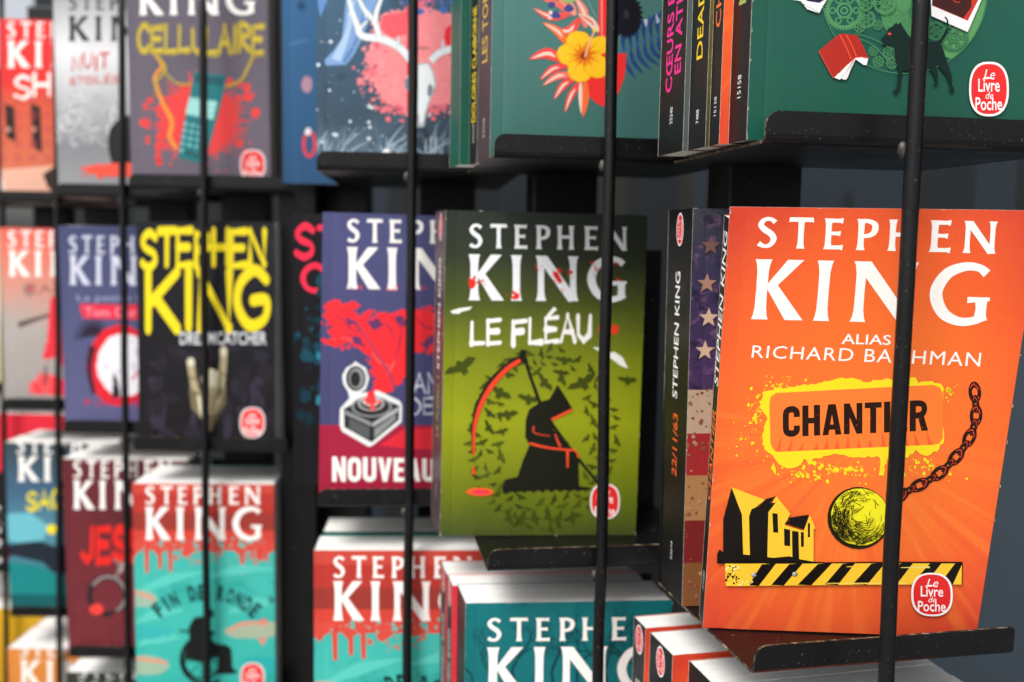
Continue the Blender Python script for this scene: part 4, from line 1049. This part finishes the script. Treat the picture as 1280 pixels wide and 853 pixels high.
def art_trees(S):
    S.z(1, 0, 0)
    g = random.Random(9); D = (12, 62, 68)
    def branch(x, y, a, l, w, d):
        x1, y1 = x + l * math.cos(a), y + l * math.sin(a)
        S.line([(x, y), ((x + x1) / 2 + g.uniform(-2, 2), (y + y1) / 2), (x1, y1)], D, w, w * .6, 3)
        if d:
            for _ in range(2): branch(x1, y1, a + g.uniform(-.8, .8), l * g.uniform(.6, .85), w * .6, d - 1)
    for x in (590, 618, 645, 690, 720, 760, 805, 840): branch(x, 875, -1.57 + g.uniform(-.25, .25), g.uniform(24, 42), g.uniform(3, 6), 4)
    S.author(((609, 772.5), (821, 770), (821, 799), (609, 801.5)), ((609, 809), (823, 806), (823, 864), (608, 867)))

def art_phone(S):
    S.z(3.16, 0, 0)
    S.author(None, ((550, -54), (1005, -56), (1005, 60), (550, 62)))
    RD = (224, 62, 60); g = random.Random(4)
    S.star_blob(790, 470, 235, 210, RD, 110, .62, 6); S.ragged([(680, 420), (720, 360), (790, 340), (880, 360), (920, 420), (925, 500), (890, 570), (820, 610), (730, 590), (670, 520)], RD, 14, 14, 4); S.splat(790, 490, 240, 210, 60, 3, 20, RD, inner=.5, seed=8); S.splat(900, 400, 110, 90, 14, 10, 26, RD, seed=2)
    S.splat(640, 480, 80, 120, 16, 6, 22, RD, seed=3)
    Y, Y2 = (176, 154, 44), (226, 142, 50)
    S.hand("CELLULAIRE", ((545, 112), (1045, 108), (1045, 208), (545, 210)), Y, .30, .12, .10, 6, .1); S.hand("CELLULAIRE", ((549, 116), (1049, 110), (1041, 204), (549, 206)), (206, 184, 66), .12, .12 + .18, .10, 6, .1)
    S.line([(605, 205), (640, 260), (612, 310), (640, 400), (680, 480), (672, 540), (700, 590)], Y2, [12, 12, 14, 16, 18, 18, 16]); S.line([(605, 205), (655, 270), (615, 330), (630, 380)], Y, 11, 9); S.line([(640, 270), (700, 330), (780, 330)], Y, 8, 7); S.line([(1010, 205), (980, 270), (950, 320), (880, 345), (800, 330)], Y, [12, 12, 10, 8])
    S.poly([(770, 285), (892, 300), (888, 360), (812, 640), (800, 650), (704, 622), (706, 600), (760, 330)], (22, 112, 116))
    S.poly([(750, 385), (860, 402), (844, 474), (734, 452)], (150, 210, 204)); S.poly([(774, 296), (884, 310), (880, 340), (768, 326)], (16, 84, 90))
    for r in range(5):
        for c in range(4): S.blob(736 - 4 * r + c * 26 , 490 + r * 26 + c * 6, 9, 7, (120, 186, 186), 8)
    S.line([(730, 600), (790, 616)], (20, 84, 88), 20, 20, 1)
    for k in range(30): S.line([(530, 60 + k * 26), (1080, 62 + k * 26)], (104, 96, 108), 1.2, 1.2, 1)
    S.badge(1000, 653, 50, 60); S.z(1, 0, 0)
def art_ash(S):
    S.z(3.16, 0, 0); g = random.Random(8)
    S.author(((272, -20), (660, -18), (660, 44), (272, 42)), ((272, 64), (664, 66), (664, 164), (272, 164)), (44, 44, 46))
    for k in range(70):
        x, y = g.uniform(230, 500), g.uniform(360, 560); S.ring(x, y, g.uniform(10, 34), g.uniform(10, 34), 4, ((190, 192, 194), (214, 214, 214), (150, 152, 154))[k % 3], 14, g.uniform(0, 180), g.uniform(200, 360))
    S.hand("NUIT", ((286, 222), (432, 218), (432, 272), (286, 276)), (196, 52, 52), .20, .2, .1, 4); S.hand("ETOILES", ((278, 306), (470, 300), (470, 330), (278, 334)), (200, 80, 78), .20, .25, .1, 4)
    S.blob(500, 570, 74, 110, (34, 32, 32), 22, .04); S.poly([(440, 640), (560, 640), (560, 700), (450, 690)], (34, 32, 32)); S.blob(520, 672, 200, 28, (232, 84, 66), 24, .1); S.splat(400, 680, 90, 26, 14, 5, 16, (232, 84, 66), seed=3)
    S.z(1, 0, 0)
def art_hotel(S):
    S.z(3.16, 0, 0)
    S.author(((28, 88), (440, 90), (440, 150), (28, 150)), ((30, 162), (440, 164), (440, 268), (30, 268)))
    S.hand("SHINING", ((56, 300), (500, 296), (500, 382), (56, 386)), WHITE, .17, .12, .08, 3, .3)
    for x in (18, 122, 225): S.poly([(x, 412), (x + 38, 422), (x + 46, 606 if x > 20 else 560), (x + 8, 580 if x > 20 else 545)], (38, 30, 28)); S.blob(x + 14, 512, 10, 10, (190, 150, 130), 10)
    for k in range(30): S.ring((k % 6) * 60 + 10, 400 + (k // 6) * 56, 12, 12, 5, (176, 70, 78), 10)
    S.poly([(0, 670), (440, 640), (440, 800), (0, 800)], (220, 168, 146)); S.poly([(170, 690), (230, 650), (300, 700), (240, 790), (190, 740)], (46, 32, 30)); S.blob(4, 750, 14, 50, (226, 206, 198), 12, .2)
    S.z(1, 0, 0)
def art_dress(S):
    S.z(2.845, 0, 250)
    S.author(((28, 110), (380, 112), (380, 170), (28, 168)), ((32, 180), (380, 182), (380, 274), (32, 272)))
    S.blob(104, 318, 24, 28, (150, 128, 122), 14, .2); S.blob(112, 316, 12, 12, (190, 90, 80), 10); S.type("CARRIE", ((90, 300), (330, 300), (330, 332), (90, 334)), (150, 92, 86))
    S.line([(66, 446), (130, 424), (200, 402)], (90, 72, 70), [22, 14, 10]); S.poly([(180, 350), (214, 330), (240, 420), (235, 600), (200, 560), (150, 570), (172, 470)], (224, 44, 60)); S.poly([(100, 660), (150, 610), (240, 640), (300, 640), (300, 700), (110, 690)], (236, 52, 60))
    S.line([(165, 580), (160, 660)], (60, 40, 42), 14, 8, 1); S.line([(205, 560), (205, 650)], (60, 40, 42), 14, 8, 1)
    g = random.Random(3)
    for k in range(40): S.line([(g.uniform(10, 200), g.uniform(480, 720)), (g.uniform(10, 200), g.uniform(480, 720))], (170, 160, 156), 1.5, 3, 1)
    S.z(1, 0, 0)
def art_ring(S):
    S.z(2.845, 0, 250)
    S.author(((245, 128), (598, 130), (598, 192), (245, 190)), ((248, 198), (592, 200), (592, 304), (248, 302)), (206, 208, 224))
    S.type("La petite fille", ((275, 336), (560, 338), (560, 368), (275, 366)), (160, 164, 196)); S.poly([(284, 370), (640, 376), (640, 428), (300, 422), (288, 400)], (222, 48, 70)); S.type("Tom Gordon", ((302, 382), (560, 384), (560, 418), (302, 414)), (240, 160, 176))
    for k in range(26):
        a = -1.57 + (k - 13) * .12; S.line([(330, 480), (330 + 70 * math.cos(a), 500 + 80 * math.sin(a))], (44, 34, 52), 6, 2, 1)
    S.blob(430, 590, 122, 146, (216, 36, 50), 40, .03); S.blob(440, 588, 94, 112, (228, 226, 232), 40, .04); S.line([(330, 520), (318, 600), (335, 690)], (60, 30, 44), 26, 14)
    S.poly([(404, 610), (420, 640), (430, 700), (400, 704)], (30, 26, 32)); S.line([(470, 640), (520, 580), (560, 560)], (206, 70, 80), 8, 5); S.splat(430, 580, 90, 100, 40, 2, 8, (200, 190, 206), seed=4); S.splat(430, 720, 120, 30, 40, 2, 10, (190, 40, 80), seed=2)
    S.z(1, 0, 0)
def art_lake(S):
    S.z(2.415, 0, 500)
    S.author(((50, 112), (350, 114), (350, 162), (50, 162)), ((55, 170), (350, 172), (350, 246), (55, 246)))
    S.hand("SAC DOS", ((80, 274), (330, 274), (330, 328), (80, 330)), (222, 206, 40), .22, .16, .08, 4)
    S.poly([(10, 345), (90, 340), (150, 380), (130, 425), (60, 430), (10, 425)], (104, 178, 190)); S.blob(156, 390, 16, 17, (236, 214, 40), 14, .2)
    S.poly([(10, 440), (120, 425), (160, 440), (330, 430), (330, 540), (160, 520), (130, 490), (40, 470), (10, 480)], (30, 38, 48)); S.poly([(10, 490), (120, 500), (200, 540), (330, 540), (330, 620), (10, 620)], (22, 124, 124)); S.poly([(10, 585), (330, 590), (330, 640), (10, 640)], (16, 88, 92))
    S.z(1, 0, 0)
def art_cuffs(S):
    S.z(2.415, 0, 500)
    S.author(((222, 183), (518, 184), (518, 236), (222, 235)), ((222, 243), (516, 244), (516, 330), (222, 330)))
    S.hand("JESSIE", ((246, 388), (500, 386), (500, 480), (246, 482)), (222, 40, 34), .30, .14, .06, 3, .2)
    S.ring(325, 590, 54, 56, 16, (42, 34, 36), 30); S.ring(327, 588, 52, 55, 7, (150, 140, 138), 30, -150, 60); S.line([(350, 540), (362, 500), (345, 480)], (130, 120, 120), 10, 6); S.line([(365, 520), (380, 470)], (170, 160, 158), 8, 5)
    S.blob(292, 632, 23, 17, (240, 66, 60), 16, .15); S.splat(430, 650, 80, 60, 20, 5, 18, (120, 40, 48), seed=2)
    S.z(1, 0, 0)
def art_tan(S):
    S.z(1, 0, 0); S.author(((25, 802), (148, 803), (148, 821), (25, 821)), ((26, 825), (148, 826), (148, 860), (26, 859)), (236, 230, 222))
def art_dark(S):
    S.z(1, 0, 0); S.author(((98, 831), (222, 832), (222, 849), (98, 848)), ((98, 853), (222, 854), (222, 888), (98, 887)), (206, 206, 204))
def art_plain_red(S):
    S.z(1, 0, 0); S.poly([(-60, 590), (8, 590), (8, 770), (-60, 770)], (34, 30, 32)); S.splat(0, 690, 8, 60, 22, 1.5, 4, (206, 206, 206), seed=3)
def art_blue_back(S):
    S.z(3.16, 0, 0)
    S.blob(1212, 335, 22, 34, (170, 130, 150), 18, .05); S.ring(1222, 570, 22, 48, 12, (222, 56, 66), 20); S.blob(1216, 520, 12, 16, (226, 226, 226), 10, .2); S.blob(1190, 24, 20, 18, (30, 66, 96), 12, .2); S.line([(1140, 176), (1216, 160)], (70, 116, 160), 8, 8, 1)
    S.z(1, 0, 0)
def art_flag(S):
    """flag-like strip: stars over dark blue, worn red and cream bands under it (in cover metres)"""
    w = S.w
    for k, (a, b, c) in enumerate(((.000, .020, (120, 78, 44)), (.020, .0395, (112, 34, 34)), (.0395, .060, (160, 118, 76)), (.060, .079, (150, 42, 44)), (.079, .0985, (176, 150, 128)))):
        S.mm([(0, a), (w, a), (w, b), (0, b)], c)
    g = random.Random(3)
    for k in range(260):
        x, y, r = g.uniform(0, .04), g.uniform(0, .099), g.uniform(.0002, .0011)
        S.mm([(x + r * g.uniform(.6, 1.2) * math.cos(j), y + r * g.uniform(.5, 1.2) * math.sin(j)) for j in (0, .9, 1.8, 2.7, 3.6, 4.5, 5.4)], ((124, 80, 60), (146, 96, 70), (128, 60, 52), (168, 132, 104))[k % 4])
    for k, y in enumerate((.116, .1305, .1455, .162)):
        for x in (.007, .0235, .04, .0565, .073, .09):
            P = [(x + (k % 2) * .0012 + .0045 * (1 if j % 2 == 0 else .42) * math.sin(j * .6283), y + .0045 * (1 if j % 2 == 0 else .42) * math.cos(j * .6283)) for j in range(10)]
            S.mm(P, (196, 166, 142) if k < 2 else (112, 84, 76) if k == 3 else (160, 122, 100))

# cover stock
ORANGE = orange_cover()
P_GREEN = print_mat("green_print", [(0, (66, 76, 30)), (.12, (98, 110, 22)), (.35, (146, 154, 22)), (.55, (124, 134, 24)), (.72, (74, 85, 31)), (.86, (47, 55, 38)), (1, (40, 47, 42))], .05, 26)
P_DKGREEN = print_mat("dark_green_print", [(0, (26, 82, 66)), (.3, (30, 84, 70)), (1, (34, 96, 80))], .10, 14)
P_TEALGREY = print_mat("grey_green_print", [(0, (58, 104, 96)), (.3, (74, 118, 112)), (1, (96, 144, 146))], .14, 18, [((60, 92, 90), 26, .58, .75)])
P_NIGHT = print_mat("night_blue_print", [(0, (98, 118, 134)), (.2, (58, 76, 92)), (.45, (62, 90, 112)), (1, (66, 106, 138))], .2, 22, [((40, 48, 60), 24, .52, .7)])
P_INDIGO = print_mat("indigo_print", [(0, (66, 64, 104)), (1, (74, 76, 118))], .1, 16, [((60, 62, 100), 30, .55, .7)])
P_BLACK = print_mat("black_print", [(0, (19, 17, 21)), (1, (18, 17, 23))], .2, 30, [((40, 36, 48), 36, .55, .72)])
P_TURQ = print_mat("turquoise_print", [(0, (50, 168, 156)), (.5, (66, 180, 168)), (1, (58, 168, 158))], .2, 24, [((42, 156, 146), 30, .5, .7)])
P_TEAL = print_mat("teal_print", [(0, (10, 84, 90)), (1, (20, 110, 114))], .15, 22, [((14, 74, 82), 34, .5, .7)])
P_VIOLETGREY = print_mat("violet_grey_print", [(0, (104, 96, 108)), (1, (92, 86, 98))], .2, 28, [((86, 80, 92), 26, .5, .75)])
P_ASH = print_mat("ash_grey_print", [(0, (150, 150, 152)), (.25, (128, 130, 134)), (.45, (176, 178, 180)), (.7, (222, 222, 222)), (.95, (158, 160, 162)), (1, (130, 132, 134))], .08, 20)
P_SCARLET = print_mat("scarlet_print", [(0, (200, 116, 84)), (.55, (206, 84, 58)), (.66, (214, 46, 44)), (1, (222, 44, 44))], .05, 18)
P_SALMON = print_mat("salmon_print", [(0, (150, 144, 140)), (.45, (168, 160, 154)), (.7, (206, 140, 122)), (1, (226, 96, 84))], .12, 16)
P_NAVY = print_mat("navy_print", [(0, (92, 92, 130)), (1, (68, 74, 108))], .1, 16)
P_LAKE = print_mat("lake_print", [(0, (24, 92, 96)), (.5, (80, 132, 152)), (.7, (64, 98, 124)), (1, (58, 68, 74))], .06, 14)
P_MAROON = print_mat("maroon_print", [(0, (112, 44, 50)), (1, (98, 38, 44))], .2, 20, [((84, 36, 40), 22, .5, .7)])
P_TAN = print_mat("ochre_print", [(0, (180, 104, 34)), (1, (204, 128, 58))], .1, 16)
P_CHAR = print_mat("charcoal_print", [(0, (40, 42, 38)), (1, (52, 54, 48))], .1, 16)
P_FLAG = print_mat("flag_print", [(0, (60, 40, 60)), (.6, (66, 48, 84)), (.8, (54, 48, 78)), (.93, (54, 57, 68)), (1, (62, 66, 74))], .08, 40, [((104, 74, 108), 130, .50, .66), ((38, 36, 56), 90, .52, .64)], grain=.2)
P_BLUE = print_mat("mid_blue_print", [(0, (40, 78, 114)), (1, (52, 100, 144))], .1, 16)
P_GREYB = print_mat("grey_print", [(0, (74, 84, 82)), (.6, (86, 98, 96)), (1, (120, 130, 96))], .1, 40)
P_YELB = print_mat("mottled_yellow_print", [(0, (62, 58, 40)), (.5, (120, 106, 30)), (1, (190, 168, 30))], .3, 160)
P_BROWN = print_mat("brown_spine_print", [(0, (64, 50, 52)), (.6, (78, 60, 62)), (1, (82, 64, 68))], .1, 30)
P_RED = print_mat("red_print", [(0, (206, 44, 56)), (1, (222, 44, 62))], .05, 16)
P_CREAM = print_mat("cream_print", [(0, (206, 196, 120)), (.5, (226, 220, 196)), (1, (190, 150, 110))], .2, 20)
P_GOLD = print_mat("gold_print", [(0, (150, 104, 20)), (1, (206, 160, 30))], .2, 30)
# ------------------------------------------------------------------ books on the nearest column
FL = {"top": 1.3403, "middle": 1.1368, "lower": .9333, "bottom": .7298}
A_POS = (.0834, .4118, 1.1372)
book("bright orange paperback with a house, wrecking ball and striped barrier, leaning forward on its tray", A_POS, -2.4, 11.0, .4, .1130, .180, .0085, ORANGE,
     art=art_orange, spine_art=lambda S: (S.up_type("STEPHEN KING", S.w / 2, .108, .062, .0062, WHITE, .012), S.up_type("CHANTIER", S.w / 2, .058, .040, .0058, (232, 108, 44), .012), S.up_type("31633", S.w / 2, .016, .0085, .0026, (220, 220, 220))), shear=.06, drop=.0045, worn=3, lift=.0028)
def flag_spine(S):
    c = S.w * .5
    row_spine("32633", None, None, False)(S)
    S.up_type("STEPHEN KING", c - .001, .092, .058, .0068, (238, 234, 230), .012); S.up_type("22/11/63", c + .001, .056, .029, .0070, (226, 92, 44), .012)
book("thick black-spined paperback whose cover edge shows stars and stripes of a worn flag", (.0787, .4367, 1.1372), 6, 0, .4, .110, .178, .036, P_FLAG, art=art_flag, spine_art=flag_spine, shear=.038, worn=6)
BT = (.0856, .3762, 1.3385)
book("dark green paperback with gears, a black dog and a flying red book, top right", BT, 6, W=.1125, T=.016, cover=P_DKGREEN, art=art_gears, shear=.118, worn=4,
     spine_art=lambda S: (S.up_type("15158", S.w / 2, .0163, .0085, .0028, (226, 226, 222)), S.up_type("MISERY", S.w / 2, .0507, .034, .0060, (150, 172, 86), .012)))
book("thin black-spined paperback with an orange cover edge, behind the green one with the dog", behind(BT, 6, .0164, .0053), 6, T=.012, cover=ORANGE, shear=.041,
     spine_art=lambda S: (S.up_type("15138", S.w / 2, .0112, .0074, .0026, (226, 226, 222)), S.up_type("CHANTIER", S.w / 2, .045, .050, .0056, (238, 110, 48), .012)))
book("black paperback with large yellow letters up its spine and a mottled yellow cover edge", behind(BT, 6, .0288, .0070), 6, T=.020, cover=P_YELB, shear=.078,
     spine_art=lambda S: (S.up_type("7488", S.w / 2, .0100, .0056, .0030, (226, 226, 222)), S.up_type("DEAD ZONE", S.w / 2, .0357, .062, .0066, (232, 196, 30), .012)))
book("black paperback with two lines of hot pink letters on its spine, rearmost of its stack", behind(BT, 6, .0492, .0105), 6, T=.030, cover=P_GREYB, shear=.103,
     spine_art=lambda S: (S.up_type("25240", S.w / 2, .0125, .0072, .0032, (226, 226, 222)), S.up_type("CŒURS PERDUS", S.w * .36, .0265, .072, .0078, (232, 40, 140), .015), S.up_type("EN ATLANTIDE", S.w * .70, .0330, .070, .0074, (232, 40, 140), .015)))
for lab, p, T in (("foremost of the three low orange paperbacks under the lower right tray, mostly out of frame", (.0939, .3946, FL["lower"]), .045),
                  ("middle of the three low orange paperbacks stepped under the lower right tray", (.0765, .4434, FL["lower"]), .028),
                  ("rearmost of the three low orange paperbacks, left of the tray and beside the teal one", (.0682, .4754, FL["lower"]), .016)):
    book(lab, p, 14, T=T, cover=ORANGE, spine_art=row_spine("31633", "CHANTIER", (232, 108, 44)), group="orange paperbacks low under the right tray")

# ------------------------------------------------------------------ second column
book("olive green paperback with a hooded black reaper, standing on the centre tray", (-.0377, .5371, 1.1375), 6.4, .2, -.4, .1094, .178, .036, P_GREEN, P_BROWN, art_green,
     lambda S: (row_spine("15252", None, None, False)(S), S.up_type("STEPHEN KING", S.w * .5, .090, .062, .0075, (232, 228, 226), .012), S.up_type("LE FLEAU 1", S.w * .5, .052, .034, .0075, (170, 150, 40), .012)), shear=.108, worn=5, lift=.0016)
BF = (-.0128, .5137, FL["top"])
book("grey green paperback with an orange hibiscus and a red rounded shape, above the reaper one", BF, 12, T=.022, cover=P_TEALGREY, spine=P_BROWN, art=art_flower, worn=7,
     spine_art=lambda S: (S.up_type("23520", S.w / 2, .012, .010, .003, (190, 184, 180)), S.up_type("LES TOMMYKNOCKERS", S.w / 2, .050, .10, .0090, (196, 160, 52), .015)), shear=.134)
book("thin black-spined paperback with yellow capitals, tucked behind the hibiscus one", behind(BF, 12, .0225, .0027), 12, T=.016, cover=P_DKGREEN,
     spine_art=lambda S: (S.up_type("33570", S.w / 2, .011, .010, .003, (200, 196, 190)), S.up_type("DOLORES CLAIBORNE", S.w / 2, .022, .060, .0075, (226, 198, 40), .015)), shear=.10)
book("green paperback showing only a narrow strip of cover beside the antler one", behind(BF, 12, .0390, .0095), 12, T=.022, cover=P_DKGREEN, spine=P_DKGREEN, shear=.1)
BL_ = (-.0218, .5049, FL["lower"])
book("teal paperback with dark bare trees, low in the middle, cut off by the frame", BL_, 6, T=.030, cover=P_TEAL, art=art_trees, worn=8, shear=.10)
book("red paperback showing a strip of cover left of the teal one", behind(BL_, 6, .031, .0055), 6, T=.020, H=.1765, cover=P_RED, spine_art=row_spine("15155", "SHINING", (226, 226, 222)), shear=.1)
book("pale-topped paperback at the back of the low middle stack", behind(BL_, 6, .052, .0080), 6, T=.024, H=.176, cover=P_RED, spine_art=row_spine("15149", "DREAMS", (226, 206, 202)), shear=.1)

# ------------------------------------------------------------------ third column
book("indigo paperback with red smoke pouring from a small opened box, crimson band at its foot", (-.1185, .6080, 1.1372), 4.7, -1.0, -.8, .110, .178, .030, P_INDIGO, art=art_smoke,
     spine_art=row_spine("35632", "ANATOMIE", (230, 60, 60)))
book("black paperback with crimson letters and cyan flecks, half hidden behind the indigo one", (-.1424, .646, 1.1369), 4.9, -.9, 0, T=.030, cover=P_BLACK, art=art_teal_strip, spine_art=row_spine("34004", "COULEUR", (220, 220, 220)))
CU = (-.1219, .6224, FL["top"])
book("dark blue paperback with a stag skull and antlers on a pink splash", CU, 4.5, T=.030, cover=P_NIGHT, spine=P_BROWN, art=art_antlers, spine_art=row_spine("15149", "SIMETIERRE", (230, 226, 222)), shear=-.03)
book("mid blue paperback with a pink dot, only its left strip showing beside the antler one", (-.1759, .7675, FL["top"]), 4, T=.014, W=.105, cover=P_BLUE, art=art_blue_back)
CL = (-.1205, .6030, .9288)
book("red over turquoise paperback with dripping paint, low on the third column from the right", CL, 4, T=.031, cover=P_TURQ, art=art_red_teal_near, group="red and turquoise copies", spine_art=row_spine("35170", "RONDE", (60, 180, 170)))
book("paperback with pale page tops behind the nearer red and turquoise copy", behind(CL, 4, .040, -.001), 4, T=.034, cover=P_DKGREEN)

# ------------------------------------------------------------------ the far rack
def pile(first_label, back_label, pos, yaw, lean, roll, cover, art, T=.030, n=1, back=None, W=.110, spine=None, group=None):
    book(first_label, pos, yaw, lean, roll, W, .178, T, cover, art=art, spine=spine, spine_art=row_spine("15001", None, None), group=group)
    p = pos
    for k in range(n):
        p = behind(pos, yaw, (T + .002) * (k + 1) + .002, .001 * (k + 1))
        book(back_label, (p[0], p[1], pos[2]), yaw, 0, 0, W, .1765, T, back or cover, spine=spine)
DZ = {"d": -.005, "e": -.009, "f": -.011, "g": -.012}
fl = lambda c, r: FL[r] + DZ[c]
pile("black paperback with fat yellow brush lettering over a skeletal hand", "paperback hidden behind the yellow-lettered black one", (-.2940, .7794, fl("d", "middle")), -3.3, -2.9, .7, P_BLACK, art_yellow_name)
pile("grey violet paperback with a teal telephone on a red splatter", "paperback hidden behind the telephone one", (-.3012, .7948, fl("d", "top")), -1, 0, .6, P_VIOLETGREY, art_phone)
pile("red over turquoise paperback with a black figure in a wheelchair, on the far rack", "pale-topped paperback behind the wheelchair one", (-.2985, .7760, .9253), 2.4, 0, .1, P_TURQ, art_red_teal, T=.034, n=1, W=.1115, group="red and turquoise copies")
pile("navy paperback with a red and white ring, left of the yellow-lettered one", "paperback hidden behind the ring one", (-.3949, .8747, fl("e", "middle")), 0, 1.2, 0, P_NAVY, art_ring)
pile("pale ash grey paperback with dark capitals and a red smear at its foot", "paperback hidden behind the ash grey one", (-.3968, .8779, fl("e", "top")), 0, 0, 0, P_ASH, art_ash)
pile("maroon paperback with red brush lettering and open handcuffs", "pale-topped paperback behind the handcuffs one", (-.3933, .8657, fl("e", "lower")), 0, .9, 0, P_MAROON, art_cuffs, T=.034, n=1)
pile("charcoal paperback with white capitals at the very foot of the frame", "paperback hidden behind the charcoal one", (-.4042, .8822, fl("e", "bottom")), 0, 0, 0, P_CHAR, art_dark)
pile("salmon and grey paperback with a figure in a red dress", "paperback hidden behind the red dress one", (-.5073, .9890, fl("f", "middle")), 0, -.7, -.2, P_SALMON, art_dress)
pile("scarlet paperback with dark doors and a white scrawled title", "paperback hidden behind the scarlet one", (-.5096, 1.0020, fl("f", "top")), 0, -1.1, -.8, P_SCARLET, art_hotel)
pile("blue lake paperback with a yellow scrawled title", "pale-topped paperback with a red cover behind the lake one", (-.5030, .9800, .9137), 0, .7, -.1, P_LAKE, art_lake, T=.034, n=1, back=P_RED)
pile("ochre paperback with white capitals, low at the left edge", "pale-topped paperback behind the ochre one", (-.5080, .9800, .7003), 0, 0, 0, P_TAN, art_tan, T=.055, n=1, back=P_CHAR)
book("cream and yellow paperback, a sliver at the left edge of the frame", (-.608, 1.10, fl("g", "middle")), 0, T=.03, cover=P_CREAM)
book("red and black paperback, a sliver low at the left edge", (-.606, 1.095, fl("g", "lower")), 0, T=.03, cover=P_RED, art=art_plain_red)
book("golden yellow paperback at the lower left corner", (-.606, 1.095, .6978), 0, T=.03, cover=P_GOLD)
